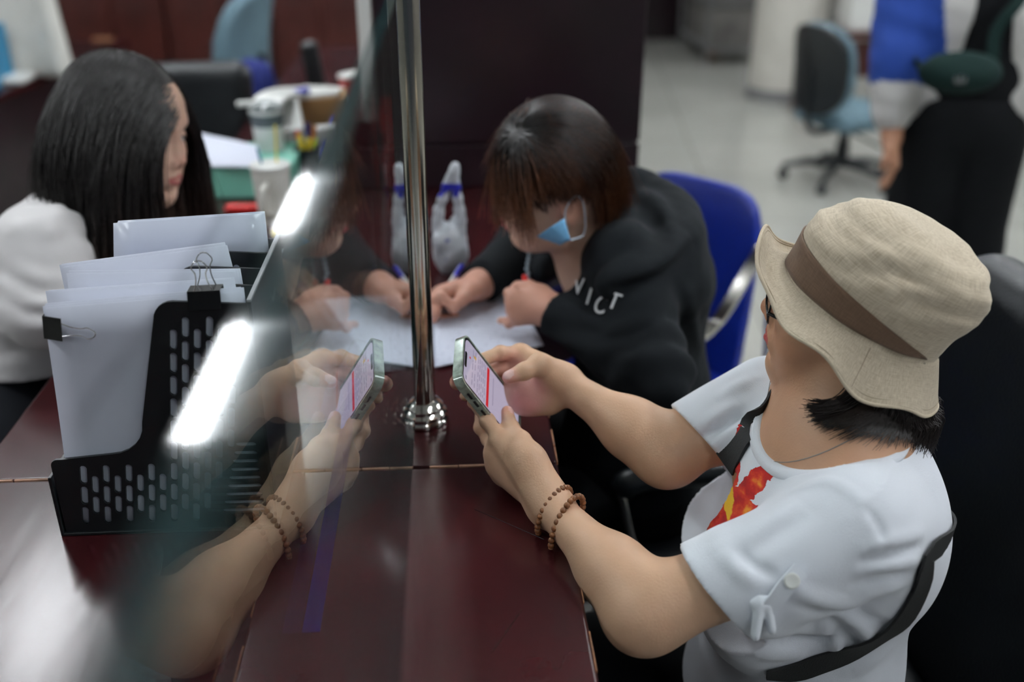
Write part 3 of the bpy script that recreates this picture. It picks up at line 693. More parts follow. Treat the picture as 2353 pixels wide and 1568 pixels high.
# phone frame: L runs from its top to its bottom, Sx from the far long edge to the near one, N out of the screen
ph_c = at(1131, 903, 1.25)
ph_L = nrm(c_r*.071-c_u*.0973*1.0+c_f*.098); ph_S = c_r*-.001-c_u*.0557-c_f*.0546; ph_S = nrm(ph_S-ph_L*(ph_S@ph_L)); ph_N = nrm(np.cross(ph_S, ph_L))
if ph_N@V(1, 0, 0) < 0: ph_N = -ph_N
def phone():
    root = thing('smartphone', 'smartphone in a clear case, a red bar on its lit screen, held in two hands', 'phone', ph_c)
    L2, S2 = .0745, .0370
    def rr(l, s_, r, n=6):
        o = []
        for cx, cy, a0 in ((l-r, s_-r, 0), (-l+r, s_-r, PI/2), (-l+r, -s_+r, PI), (l-r, -s_+r, 1.5*PI)):
            for q in range(n+1): a = a0+q*PI/2/n; o.append((cx+r*math.cos(a), cy+r*math.sin(a)))
        return o
    fr = (ph_c, ph_L, ph_S, ph_N)
    keep(MB().prism(rr(L2, S2, .011), -.0085, -.0008, frame=fr).build('body', mat('phone_body', (.03, .03, .035, 1), .25, metal=.6), auto=30), root)
    c = MB(); out = rr(L2+.0030, S2+.0030, .014); inn = rr(L2+.0006, S2+.0006, .0115); k = len(out)
    def ring(poly, z): return [ph_c+ph_L*a+ph_S*b_+ph_N*z for a, b_ in poly]
    vs = ring(out, -.0115)+ring(out, .0006)+ring(inn, .0008)+ring(inn, -.0088)
    fs = []
    for lvl in ((0, 1), (1, 2), (2, 3)):
        fs += [(lvl[0]*k+i, lvl[0]*k+(i+1) % k, lvl[1]*k+(i+1) % k, lvl[1]*k+i) for i in range(k)]
    fs += [tuple(range(k))[::-1], tuple(range(3*k, 4*k))]
    c.add(vs, fs)
    case_m = mat('case_rim', (.30, .36, .30, 1), .12, spec=.8, coat=.8, var=.5, vscale=90)
    keep(c.build('clear_case', case_m, auto=40), root)
    sc_m = mat('screen', (.02, .02, .02, 1), .08, emit=(.60, .54, .72, 1), estr=.62)
    keep(tag(MB().prism(rr(L2-.0028, S2-.0028, .0085), -.0006, .0003, frame=fr).build('screen', sc_m), 'lit screen showing a pale page'), root)
    keep(MB().prism(rr(L2-.0005, S2-.0005, .0105), -.0009, .0001, frame=fr).build('glass_front', M['frame_black'], auto=30), root)
    d = MB(); e = lambda a0, a1, b0, b1: [(a0, b0), (a1, b0), (a1, b1), (a0, b1)]
    red = mat('screen_red', (.05, .0, .0, 1), .1, emit=(.62, .01, .02, 1), estr=.75)
    keep(MB().prism(e(-.0155, -.0095, -.0315, .0325), .0002, .00045, frame=fr).build('red_bar', red, smooth=False), root)
    gm = mat('screen_text', (.05, .05, .06, 1), .1, emit=(.36, .33, .52, 1), estr=.45)
    rnd = random.Random(2); g = MB()
    for a in (-.052, -.046, -.0385, -.034, -.0295, -.025, -.021):
        b0 = -.030
        while b0 < .028:
            w_ = rnd.uniform(.003, .012); g.prism(e(a, a+.0011, b0, min(b0+w_, .031)), .0002, .0004, frame=fr); b0 += w_+rnd.uniform(.0012, .006)
    g.prism(e(-.067, -.064, .024, .030), .0002, .0004, frame=fr); g.prism(e(.001, .002, -.025, .020), .0002, .0004, frame=fr); g.prism(e(.052, .0535, -.02, .015), .0002, .0004, frame=fr)
    keep(tag(g.build('page_text', gm, smooth=False), kind='stuff'), root)
    keep(MB().prism(rr(.0026, .0125, .0024), .0002, .0005, frame=(ph_c-ph_L*(L2-.0058), ph_L, ph_S, ph_N)).build('notch', M['frame_black']), root)
    keep(MB().prism(e(-.060, -.0575, -.012, -.009), .0002, .0005, frame=fr).build('red_dot', red, smooth=False), root)
    keep(MB().prism(e(-.050, -.044, -.022, -.018), .0002, .0005, frame=fr).build('yellow_icon', mat('screen_yellow', (.1, .05, 0, 1), .1, emit=(.8, .5, .1, 1), estr=.5), smooth=False), root)
    bt = MB()
    for a in (-.046, -.030, -.012): bt.box(ph_c+ph_L*a+ph_S*(S2+.0032)-ph_N*.0045, (.011, .0016, .003), np.stack([ph_L, ph_S, ph_N], 1), .0007)
    keep(bt.build('side_button', M['black_plastic']), root)
phone()

SK1 = V(.56, .345, .222)
F1 = Frame((.501, .982, 1.158), rot3(math.radians(155), math.radians(5), math.radians(-6)), .975)
W1 = thing('person', 'seated woman in a beige hat and white t-shirt holding up a phone', 'person', (.50, .95, 0))
nb1 = at(1935, 1010, 1.12)
Sn, Sf = at(1968, 1212, 1.03), at(1765, 925, 1.26)
En, Wn = at(1492, 1400, 1.045), at(1262, 1160, 1.165)
Ef, Wf = at(1532, 1038, 1.235), at(1296, 882, 1.285)
Tc = (Sn+Sf)/2+V(.024, 0, -.10)
def torso1(S_, g=0.):
    S_.ell(Tc+V(.0, 0, .015), V(.108+g, .150+g, .13+g), None, .05)
    S_.ell(Tc+V(.035, 0, .03), V(.085+g, .135+g, .12+g), None, .05)
    S_.cap(Sn+V(.012, .03, -.012), Sf+V(.012, -.03, -.012), .050+g, k=.05)
    for y, x_ in ((-.070, -.102), (.062, -.092)): S_.ell(Tc+V(x_, y, -.045), V(.046+g, .068+g, .064+g), None, .05)
    S_.ell(Tc+V(.0, 0, -.16), V(.112+g, .142+g, .12+g), None, .06)
    S_.ell(Tc+V(-.012, 0, -.27), V(.120+g, .155+g, .11+g), None, .06)
def arm(S_, a, e, w_, r, bulge):
    m_ = a*.55+e*.45; f_ = e*.68+w_*.32
    S_.cap(a, m_, r[0], r[1], .03); S_.cap(m_, e, r[1], r[2], .03)
    S_.cap(e, f_, r[2]*.98, r[3], .03); S_.cap(f_, w_, r[3], r[4], .03, flat=.82, fn=bulge)
# ---- body: head, neck and chest in one piece, then the bare arms with their hands
bs = Sculpt()
sculpt_head(bs, F1, nose=-.001, neck=(nb1, .060))
bs.ell(Tc+V(0, 0, .03), V(.100, .142, .12), None, .05); bs.cap(Sn+V(.01, .05, -.005), Sf+V(.01, -.05, -.005), .040, k=.06)
bs.cap(nb1, Tc+V(0, 0, .06), .058, .07, k=.05)
# collar bones
bs.cap(nb1+V(-.05, -.012, -.035), Sn+V(-.035, .03, .008), .010, .009, k=.03); bs.cap(nb1+V(-.05, .012, -.035), Sf+V(-.035, -.03, .008), .010, .009, k=.03)
HC = V(.500, .985, 1.158); HR = rot3(math.radians(142), math.radians(24), math.radians(6)); HF = Frame(HC, HR, 1.0)
def under_hat(P, d):
    # the crown of the head sits inside the hat
    q = HF.loc(P); e = np.sqrt((q[:, 0]/.0880)**2+(q[:, 1]/.0750)**2+(np.maximum(q[:, 2], 0)/.090)**2); return np.where(q[:, 2] > -.012, np.maximum(d, (e-1)*.08), np.maximum(d, (e-1)*.08-(-.012-q[:, 2])*1.5))
bs.op(under_hat, mode='g')
hv, hf = bs.mesh(.0022, lo=(.33, .80, .93), hi=(.63, 1.12, 1.30), pad=.0)
# near (left) arm and hand
LN = Sculpt(); arm(LN, Sn, En, Wn, (.034, .041, .039, .0385, .0245), nrm(np.cross(Wn-En, c_f)))
LN.ell(En+V(-.012, -.004, -.008), (.036, .036, .034), None, .02)
mcN = [at(1152, 1013, 1.205), at(1139, 1040, 1.212), at(1143, 1068, 1.222), at(1158, 1092, 1.232)]
thN = at(1215, 1062, 1.178)
palm(LN, Wn, mcN, thN, .0235, .0128)
for m_ in mcN: LN.ell(m_, (.0125, .0125, .0125), None, .008)
def phn(a, b_, n): return ph_c+ph_L*a+ph_S*b_+ph_N*n
fN = [[mcN[0], at(1120, 968, 1.225), at(1104, 938, 1.243), phn(-.006, .012, -.024)],
      [mcN[1], at(1124, 1010, 1.25), phn(.022, .030, -.027), phn(.010, .000, -.022)],
      [mcN[2], at(1140, 1032, 1.26), phn(.042, .028, -.027), phn(.034, -.004, -.022)],
      [mcN[3], at(1165, 1050, 1.27), phn(.060, .026, -.026), phn(.056, .000, -.021)]]
for q, (r0, r1) in zip(fN, ((.0098, .0072), (.0098, .0072), (.0092, .0068), (.0080, .0060))): finger(LN, q, r0, r1)
tN = [thN, at(1196, 1016, 1.198), at(1172, 985, 1.222), phn(.0215, .0190, .0105)]
LN.cap(tN[0], tN[1], .0175, .0135, .014); LN.cap(tN[1], tN[2], .0125, .0105, .006); LN.cap(tN[2], tN[3], .0105, .0078, .005); LN.ell(tN[2], (.0112,)*3, None, .004)
LN.cap(Wn, thN, .022, .016, .02)
for m_ in mcN[:3]: LN.cap(Wn*.35+m_*.65-c_f*.0105, m_-c_f*.0100, .0028, .0030, .006)   # tendons
LN.cap(Wn-c_f*.010+c_r*.012, Wn-c_f*.012+c_r*.010-c_u*.004, .011, k=.015)
def upto(S_, h, lo=None, hi=None): return S_.mesh(h, lo, hi)
armN = LN.mesh(.0021)
# far (right) arm and hand
RF = Sculpt(); arm(RF, Sf, Ef, Wf, (.036, .042, .037, .0375, .0245), nrm(np.cross(Wf-Ef, c_f)))
RF.ell(Ef+V(.0, -.004, -.004), (.037, .036, .034), None, .02)
mcF = [at(1196, 813, 1.305), at(1184, 838, 1.312), at(1176, 868, 1.312), at(1172, 897, 1.306)]
thF = at(1266, 862, 1.268)
palm(RF, Wf, mcF, thF, .0245, .0130)
for m_ in mcF: RF.ell(m_, (.0125,)*3, None, .008)
fF = [[mcF[0], at(1150, 812, 1.288), phn(-.022, -.040, -.020), phn(-.036, -.012, -.0215)],
      [mcF[1], at(1148, 846, 1.302), phn(-.004, -.034, -.028), phn(-.020, -.002, -.022)],
      [mcF[2], at(1140, 874, 1.310), phn(-.020, -.018, -.040), at(1062, 872, 1.262), at(1050, 871, 1.250)],
      [mcF[3], at(1140, 900, 1.310), phn(.008, -.022, -.040), phn(-.010, .000, -.034)]]
for q, (r0, r1) in zip(fF, ((.0100, .0075), (.0098, .0074), (.0092, .0070), (.0082, .0064))): finger(RF, q, r0, r1)
tF = [thF, at(1240, 838, 1.250), at(1204, 854, 1.238), at(1169, 867, 1.232)]
RF.cap(tF[0], tF[1], .0180, .0132, .014); RF.cap(tF[1], tF[2], .0126, .0108, .006); RF.cap(tF[2], tF[3], .0108, .0082, .005); RF.ell(tF[1], (.0138,)*3, None, .006)
RF.ell(at(1218, 905, 1.285), V(.030, .024, .020), np.stack([c_r, c_u, c_f], 1), .015)          # heel of the hand
RF.cap(at(1205, 925, 1.29), at(1262, 925, 1.29), .0165, .0165, .015)
armF = RF.mesh(.0021)
V1, Fc1 = join_meshes([(hv, hf), armN, armF])
cols = np.tile(SK1, (len(V1), 1)); nh = len(hv); nA = nh+len(armN[0])
ch = paint_head(cols[:nh]*V(.93, .84, .80), hv, F1, SK1*V(.93, .84, .80), (.46, .085, .085), eye=True, flush=.3)
cols[:nh] = ch
ca = cols[nh:nA]; P = armN[0]
pk = SK1*V(1.08, .80, .80)
for t_ in (tN[3],): ca = blend(ca, P, t_, .014, pk, .012, amt=.7)
for m_ in mcN: ca = blend(ca, P, m_, .010, SK1*V(1.04, .90, .86), .012, amt=.5)
ca = paint_nail(ca, P, tN[3]+ph_N*.003, ph_N*.9-c_f*.6, tN[3]-tN[2], col=(.66, .40, .36))
cols[nh:nA] = ca
cb = cols[nA:]; P = armF[0]
cb = blend(cb, P, at(1215, 905, 1.268), .026, (.64, .32, .30), .020, amt=.75)
cb = blend(cb, P, at(1205, 932, 1.272), .018, (.66, .27, .27), .014, amt=.5)
cb = blend(cb, P, at(1165, 850, 1.295), .026, (.52, .23, .20), .014, amt=.6)
for t_ in (tF[3], fF[2][-1]): cb = blend(cb, P, t_, .012, (.68, .30, .26), .010, amt=.8)
cb = paint_nail(cb, P, tF[3], -c_f+c_u*.8, tF[3]-tF[2], col=(.70, .46, .42))
cols[nA:] = cb
body1 = mesh_obj('body', V1, Fc1, M['skin'], None, cols=cols); keep(body1, W1)

# ---- white t-shirt
neck_c = nb1+V(-.014, 0, -.004); neck_ax = nrm(V(-.34, 0, .94)); neck_u = nrm(np.cross(V(0, 1, 0), neck_ax)); neck_R = np.stack([neck_u, V(0, 1, 0), neck_ax], 1)
NRX, NRY = .076, .088
def seg_wr(P, a, dirv, wl, amp, ph, rad, soft=.05, along=None):
    # a bundle of folds around a point: ridges across dirv
    q = P-a; fall = np.exp(-(q*q).sum(1)/(rad*rad)); s_ = q@nrm(dirv)
    b_ = (q@nrm(along)) if along is not None else 0
    x = s_/wl*2*PI+ph+b_*22*np.sin(b_*30); return amp*fall*(np.abs(np.sin(x*.5))**1.0-.5)
SLn = En*.40+Sn*.60; SLf = Ef*.43+Sf*.57
open_n = nrm(En-Sn); open_f = nrm(Ef-Sf)
def crease_field(base, creases, d0, d1, gain, n1=.001, n2=.0005, seed=1):
    lines = []
    for pts, wd, am in creases:
        q = [hit(base, *p_, d0, d1) for p_ in pts]
        if all(x is not None for x in q): lines.append((spline(q, 9) if len(q) > 2 else np.array(q), wd, am))
    def fold(P):
        d = n1*noise3(P, 26, seed)+n2*noise3(P, 60, seed+1)
        for q, wd, am in lines:
            lo_, hi_ = q.min(0)-.03, q.max(0)+.03; m = ((P > lo_) & (P < hi_)).all(1)
            if not m.any(): continue
            Pm = P[m]; L_ = np.concatenate([[0], np.cumsum(np.linalg.norm(np.diff(q, axis=0), axis=1))]); best = np.full(len(Pm), 9.); tt = np.zeros(len(Pm))
            for i in range(len(q)-1):
                ab = q[i+1]-q[i]; t = np.clip((Pm-q[i])@ab/max(ab@ab, 1e-9), 0, 1); dd = np.linalg.norm(Pm-q[i]-t[:, None]*ab, axis=1)
                c_ = dd < best; best = np.where(c_, dd, best); tt = np.where(c_, (L_[i]+t*np.linalg.norm(ab))/L_[-1], tt)
            d[m] += gain*am*np.exp(-(best/wd)**2)*np.sqrt(np.clip(np.sin(PI*np.clip(tt, .03, .97)), 0, 1))
        return -d
    return fold
def shirt1():
    T = Sculpt(); torso1(T, .008)
    # sleeves: loose cones
    T.cap(Sn, Sn*.28+En*.72, .057, .050, k=.04); T.cap(Sf, Sf*.28+Ef*.72, .058, .051, k=.04)
    T.cap(Sn*.75+En*.25+V(0, 0, -.02), Sn*.45+En*.55+V(.012, -.004, -.016), .052, .050, k=.03)
    base = Sculpt(); base.ops = list(T.ops)
    fold = crease_field(base, CREASES, .7, 1.8, 1.5, .0010, .0005)
    T.op(fold, mode='d')
    # neck opening and sleeve mouths
    def neckcut(P, d):
        q = (P-neck_c)@neck_R; r = np.sqrt((q[:, 0]/NRX)**2+(q[:, 1]/NRY)**2); c = np.maximum((r-1)*.09, -(q[:, 2]+.055)); return np.maximum(d, -c)
    T.op(neckcut, mode='g')
    def cuff(P, d):
        for s0, e0, frac, tilt in ((Sn, En, .70, V(0, -.05, -.40)), (Sf, Ef, .69, V(.0, 0, -.45))):
            ax = nrm(nrm(e0-s0)+tilt); o = s0+(e0-s0)*frac; q = P-o; h_ = q@ax; rad = np.linalg.norm(q-h_[:, None]*ax, axis=1)
            d = np.maximum(d, -np.maximum(-h_, rad-.10))
        return d
    T.op(cuff, mode='g')
    T.op(lambda P, d: np.maximum(d, .63-P[:, 2]), mode='g')
    return T
def hit(S_, x, y, d0=.7, d1=1.8):
    # where the line of sight through a photo point meets a sculpted surface
    t = np.linspace(d0, d1, 700); r_ = ray(x, y); P = CAMP+t[:, None]*r_; v_ = S_(P); m = np.argmax(v_ < 0)
    return P[m] if v_[m] < 0 else None
# folds as traced on the cloth: (points, width, height; a negative height is a groove)
CREASES = [
 ([(2052, 1052), (2030, 1110), (1992, 1168)], .004, .0022), ([(1992, 1168), (2022, 1215), (2032, 1262)], .004, -.0025),
 ([(1990, 1262), (2050, 1243), (2118, 1222)], .007, .0038), ([(1985, 1290), (2050, 1275), (2110, 1255)], .006, -.0040), ([(1978, 1312), (2045, 1300), (2105, 1288)], .007, .0038),
 ([(1970, 1338), (2035, 1328), (2090, 1318)], .006, -.0040), ([(1965, 1362), (2030, 1352), (2075, 1345)], .008, .0036),
 ([(1800, 1345), (1860, 1378), (1950, 1385), (2030, 1352)], .012, .0055), ([(1810, 1372), (1880, 1402), (1960, 1402), (2040, 1375)], .009, -.0055),
 ([(1700, 1255), (1760, 1205), (1840, 1150)], .012, .0035), ([(1720, 1275), (1790, 1225), (1860, 1180)], .010, -.0030),
 ([(1830, 1128), (1900, 1108), (1980, 1150)], .006, .0030), ([(1650, 1268), (1700, 1312), (1745, 1345)], .009, .0040), ([(1690, 1262), (1730, 1300), (1790, 1330)], .007, -.0032),
 ([(1760, 1450), (1850, 1440), (1930, 1425)], .012, .0060), ([(1800, 1475), (1880, 1468), (1950, 1445)], .009, -.0060), ([(1880, 1425), (1915, 1465), (1925, 1500)], .009, .0050), ([(1910, 1420), (1950, 1460), (1965, 1490)], .008, -.0050),
 ([(1940, 1415), (1985, 1450), (2000, 1475)], .008, .0050), ([(1960, 1405), (2030, 1440), (2060, 1440)], .008, -.0040), ([(1700, 1470), (1760, 1500), (1830, 1505)], .010, .0050),
 ([(1950, 1540), (2000, 1515), (2050, 1480)], .010, .0045), ([(1700, 1120), (1725, 1085), (1735, 1040)], .010, .0020),
 ([(1600, 990), (1640, 965), (1700, 925)], .010, .0055), ([(1600, 1010), (1650, 985), (1710, 950)], .008, -.0050), ([(1620, 1030), (1670, 1000), (1715, 975)], .009, .0050), ([(1640, 925), (1690, 895), (1730, 870)], .010, .0035),
 ([(1590, 960), (1575, 985), (1600, 1010)], .005, .0025), ([(1880, 1060), (1950, 1045), (2030, 1048)], .008, .0020), ([(1650, 1170), (1640, 1210), (1660, 1250)], .010, .003)]
T1 = shirt1(); sv, sf = T1.mesh(.0031, pad=.02)
# flower print: position measured in a flat frame on the chest, used as the UV map
fl_c = hit(T1, 1676, 1150); fl_n = nrm(V(-.45, -.80, .40)); fl_u = nrm(c_r-fl_n*(c_r@fl_n)); fl_v = np.cross(fl_n, fl_u)
if fl_v[2] < 0: fl_v = -fl_v
uvs = np.stack([(sv-fl_c)@fl_u, (sv-fl_c)@fl_v], 1)
def shirt_print():
    m = mat('shirt_print', (0.74, 0.77, 0.83, 1), .85, sheen=.1, bump=.25, bscale=900)
    nt = m.node_tree; n = nt.nodes; l = nt.links; b = n['Principled BSDF']
    def mth(op, a, b_=None, c=None):
        x = n.new('ShaderNodeMath'); x.operation = op
        for i, v in enumerate((a, b_, c)):
            if v is None: continue
            if isinstance(v, (int, float)): x.inputs[i].default_value = v
            else: l.new(v, x.inputs[i])
        return x.outputs[0]
    uv = n.new('ShaderNodeUVMap'); nz = n.new('ShaderNodeTexNoise'); nz.inputs['Scale'].default_value = 70; nz.inputs['Detail'].default_value = 4; l.new(uv.outputs[0], nz.inputs['Vector'])
    sb = n.new('ShaderNodeVectorMath'); sb.operation = 'SUBTRACT'; l.new(nz.outputs['Color'], sb.inputs[0]); sb.inputs[1].default_value = (.5, .5, .5)
    sc = n.new('ShaderNodeVectorMath'); sc.operation = 'SCALE'; l.new(sb.outputs[0], sc.inputs[0]); sc.inputs['Scale'].default_value = .016
    ad = n.new('ShaderNodeVectorMath'); l.new(uv.outputs[0], ad.inputs[0]); l.new(sc.outputs[0], ad.inputs[1])
    sp = n.new('ShaderNodeSeparateXYZ'); l.new(ad.outputs[0], sp.inputs[0]); x, y = sp.outputs[0], sp.outputs[1]
    ang = mth('ARCTAN2', y, x); t = mth('ADD', mth('DIVIDE', ang, 2*PI), .5)
    rad = mth('SQRT', mth('ADD', mth('MULTIPLY', x, x), mth('MULTIPLY', y, y)))
    cr = n.new('ShaderNodeValToRGB'); cr.color_ramp.interpolation = 'EASE'; el = cr.color_ramp.elements
    # outline of the painted petals, angle in degrees (0 = right, 90 = up) against reach in cm
    out = [(-180, 2.2), (-160, 2.3), (-135, 2.6), (-118, 3.9), (-105, 4.3), (-88, 3.2), (-70, 2.5), (-50, 2.0), (-30, 2.0), (-12, 2.6), (2, 3.5), (14, 1.9), (28, 3.6), (38, 5.4), (47, 4.1), (62, 1.2), (74, 2.8), (84, 5.5), (94, 3.8), (102, 3.0), (112, 4.3), (124, 1.9), (140, 2.6), (155, 2.9), (168, 2.1), (180, 2.2)]
    el[0].position = 0; el[0].color = (2.2/6,)*3+(1,); el[1].position = 1; el[1].color = (2.2/6,)*3+(1,)
    for a, v in out[1:-1]: e = el.new((a+180)/360); e.color = (v/6,)*3+(1,)
    l.new(t, cr.inputs[0]); R_ = mth('MULTIPLY', cr.outputs[0], .096)
    inside = mth('MULTIPLY', mth('SUBTRACT', R_, rad), 900); cl = n.new('ShaderNodeClamp'); l.new(inside, cl.inputs[0])
    n2 = n.new('ShaderNodeTexNoise'); n2.inputs['Scale'].default_value = 55; n2.inputs['Detail'].default_value = 5; l.new(uv.outputs[0], n2.inputs['Vector'])
    c2 = n.new('ShaderNodeValToRGB'); e2 = c2.color_ramp.elements; e2[0].position = .36; e2[0].color = (.36, .004, .004, 1); e2[1].position = .70; e2[1].color = (.80, .30, .02, 1)
    e = e2.new(.48); e.color = (.55, .008, .005, 1); e = e2.new(.58); e.color = (.68, .055, .008, 1); l.new(n2.outputs['Fac'], c2.inputs[0])
    # yellow heart
    hr = mth('ADD', mth('MULTIPLY', mth('MULTIPLY', x, x), 9), mth('MULTIPLY', y, y)); yl = mth('MULTIPLY', mth('SUBTRACT', mth('MULTIPLY', n2.outputs['Fac'], .00095), hr), 6000); c3 = n.new('ShaderNodeClamp'); l.new(yl, c3.inputs[0])
    mx = n.new('ShaderNodeMix'); mx.data_type = 'RGBA'; l.new(c3.outputs[0], mx.inputs['Factor']); l.new(c2.outputs[0], mx.inputs['A']); mx.inputs['B'].default_value = (.85, .50, .02, 1)
    m2 = n.new('ShaderNodeMix'); m2.data_type = 'RGBA'; l.new(cl.outputs[0], m2.inputs['Factor']); m2.inputs['A'].default_value = (0.74, 0.77, 0.83, 1); l.new(mx.outputs['Result'], m2.inputs['B'])
    l.new(m2.outputs['Result'], b.inputs['Base Color'])
    return m
fc = sv[sf].mean(1); ab_ = En-Sn; ts_ = np.clip((fc-Sn)@ab_/(ab_@ab_), -.2, 1); seg_d = np.linalg.norm(fc-Sn-ts_[:, None]*ab_, axis=1); af_ = Ef-Sf; tf_ = np.clip((fc-Sf)@af_/(af_@af_), .15, 1); far_d = np.linalg.norm(fc-Sf-tf_[:, None]*af_, axis=1); fn_ = (fc-fl_c)@fl_n; fmi = ((np.linalg.norm(fc-fl_c, axis=1) < .13) & (fn_ > -.12) & (fn_ < .05) & (far_d > .072)).astype(int)
shirt_o = mesh_obj('t_shirt', sv, sf, None, mats=[M['shirt'], shirt_print()], fm=fmi, uv=uvs); keep(tag(shirt_o, 'white t-shirt with a painted red and orange flower on the chest'), W1)
# neckband follows the neckline on the shirt
def project(S_, p, d, n=60, reach=.2):
    d = nrm(d); t = np.linspace(0, reach, n); P = p+t[:, None]*d; v_ = S_(P); i = np.argmax(v_ < 0) if (v_ < 0).any() else np.argmin(v_); return P[i]
Tb = Sculpt(); torso1(Tb, .008)
pts = []
for a in np.linspace(0, 2*PI, 64, endpoint=False):
    r0 = neck_c+neck_R@V(NRX*math.cos(a)*1.02, NRY*math.sin(a)*1.02, .16); pts.append(project(Tb, r0, -neck_ax, 160, .32))
pts = np.array(pts)
for _ in range(4): pts = (np.roll(pts, 1, 0)+pts*2+np.roll(pts, -1, 0))/4
nb_ = MB(); cen = pts.mean(0); V_ = []
for i, p in enumerate(pts):
    o = nrm((p-cen)-neck_ax*((p-cen)@neck_ax)); hh = nrm(Tc-p)
    a_, b_ = p+o*.007-neck_ax*.0015, p-o*.007+neck_ax*.0045
    up = neck_ax*.0030+o*.0012
    V_ += [a_+up*.6, (a_+b_)/2+up*1.5, b_+up*.6, b_-up*.4, a_-up*.8]
k = len(pts); nb_.v = [tuple(q) for q in V_]; nb_.f = [(5*i+j, 5*i+(j+1) % 5, 5*((i+1) % k)+(j+1) % 5, 5*((i+1) % k)+j) for i in range(k) for j in range(5)]; nb_.m = [0]*len(nb_.f)
keep(nb_.build('neckband', M['shirt'], auto=None), W1)

# ---- hat
def hat():
    A, B = .0945, .0820
    def radius(th, w_=0): return A, B
    crown = [(1.00, .000, 0), (1.005, .010, 0), (1.01, .020, 0), (1.025, .030, .000), (1.04, .040, -.001), (1.045, .051, -.003), (1.035, .064, -.005), (1.0, .076, -.007), (.94, .087, -.009), (.85, .096, -.010), (.72, .103, -.011), (.55, .109, -.012), (.36, .112, -.012), (.16, .1135, -.012), (.0, .114, -.012)]
    n = 120; rows = []; th = np.linspace(0, 2*PI, n, endpoint=False)
    def brim(u):
        # u 0..1 outwards; front curls up, sides and nape hang
        f = np.clip((np.cos(th)+1)/2, 0, 1)
        ta = np.abs((th+PI) % (2*PI)-PI); wd = .044+.013*f+.004*np.cos(2*th)-.017*np.exp(-((ta-.85)/.45)**2)-.004*np.exp(-((ta-1.7)/.4)**2)
        drop = (.036-.020*f**2+.010*(1-f))*u**1.0-(.026*f**4)*np.clip(u-.55, 0, 1)**1.2*2.2
        wave = .0055*u*np.sin(5*th+.6)+.004*u*np.sin(8*th+1.1)+.0035*u*np.sin(3*th+2)
        flare = .72-.02*(1-f)**1.5
        r = wd*u*flare
        return np.stack([(A+r)*np.cos(th), (B+r)*np.sin(th), -drop+wave], 1)
    for u in np.linspace(1, 0, 15)[:-1]: rows.append(brim(u))
    nbrim = len(rows)
    for rs_, z, cx in crown:
        rows.append(np.stack([A*rs_*np.cos(th)+cx, B*rs_*np.sin(th), np.full(n, z)], 1))
    # refine the rows
    R_ = np.array(rows); k0 = len(R_); up = 3; idx = np.linspace(0, k0-1, (k0-1)*up+1)
    Rf = np.array([spline(R_[:, j], (k0-1)*up+1) for j in range(n)]).transpose(1, 0, 2)
    P = Rf.reshape(-1, 3); vv = np.repeat(idx, n); tt = np.tile(th, len(idx))
    isc = np.clip((vv-nbrim-3)/3, 0, 1)*np.clip((k0-1-vv)/3, 0, 1)
    nr = P/np.maximum(np.linalg.norm(P*V(1, 1, .7), axis=1, keepdims=True), .02)
    W_ = noise3(P*V(1, 1, 2.2), 26, 5)*.0046+noise3(P*V(1, 1, 3.2), 58, 6)*.0028+noise3(P, 120, 8)*.0006
    # gathers above the band, running round the side towards the nape
    g_ = np.sin((P[:, 2]*1.0+.25*P[:, 0])*150+3*np.sin(tt*2.0))*.0019*np.exp(-((P[:, 2]-.058)/.034)**2)
    P = P+nr*((W_+g_)*isc)[:, None]
    bw = np.clip(1-vv/(nbrim), 0, 1); P[:, 2] += bw*(noise3(P, 60, 9)*.0016)
    edge = np.exp(-((vv-.6)/.45)**2)*.0011; P = P+nr*edge[:, None]*0+HR.T@V(0, 0, 0)
    uv = np.stack([tt/(2*PI)*.62, vv*.009], 1)
    W = HF.o+P@HR.T
    m_ = len(idx); i, j = np.meshgrid(np.arange(m_-1), np.arange(n), indexing='ij'); F = np.stack([i*n+j, i*n+(j+1) % n, (i+1)*n+(j+1) % n, (i+1)*n+j], -1).reshape(-1, 4)
    o = mesh_obj('hat', W, F, M['linen'], None, uv=uv)
    sm = o.modifiers.new('thick', 'SOLIDIFY'); sm.thickness = .0022; sm.offset = 0
    keep(tag(o, 'beige linen hat with wavy brim'), W1)
    # rolled hem along the brim edge
    hem = brim(1.0); keep_p = [HF.o+HR@q for q in hem]
    h = MB().tube(keep_p, .0021, 8, closed=True).build('brim_hem', mat('hem_linen', (0.60, 0.51, 0.38, 1), .9, bump=.5, bscale=700), None); h.parent = o; h.matrix_parent_inverse = (Matrix.Translation(W1.location)).inverted() if False else Matrix.Identity(4)
    st = [HF.o+HR@q for q in brim(.90)+V(0, 0, .0013)]
    s2 = MB().tube(st, .0006, 5, closed=True).build('stitching', mat('stitch', (0.36, 0.29, 0.20, 1), .9), None); s2.parent = o
    # brown band, broad at the front and narrowing to a point behind the ear
    vs, fs = [], []; nb = 140
    for a in np.linspace(-2.66, 2.66, nb):
        t = abs(a)/2.66; w0 = .0385*(1-t**2.4)+.0006; z0 = .0005+.006*t
        for q in np.linspace(0, 1, 7):
            z = z0+w0*q; rs_ = np.interp(z, [0, .02, .03, .042, .056], [1.0, 1.01, 1.025, 1.045, 1.05]); off = .0022+.0006*math.sin(a*9+q*3)
            vs.append(HF.o+HR@V((A*rs_+off)*math.cos(a), (B*rs_+off)*math.sin(a), z))
    fs = np.array([[i*7+j, (i+1)*7+j, (i+1)*7+j+1, i*7+j+1] for i in range(nb-1) for j in range(6)])
    uvb = np.array([[i*.004, j*.006] for i in range(nb) for j in range(7)])
    bo = mesh_obj('hat_band', vs, fs, M['band'], None, uv=uvb); sm = bo.modifiers.new('thick', 'SOLIDIFY'); sm.thickness = .0022; sm.offset = 0
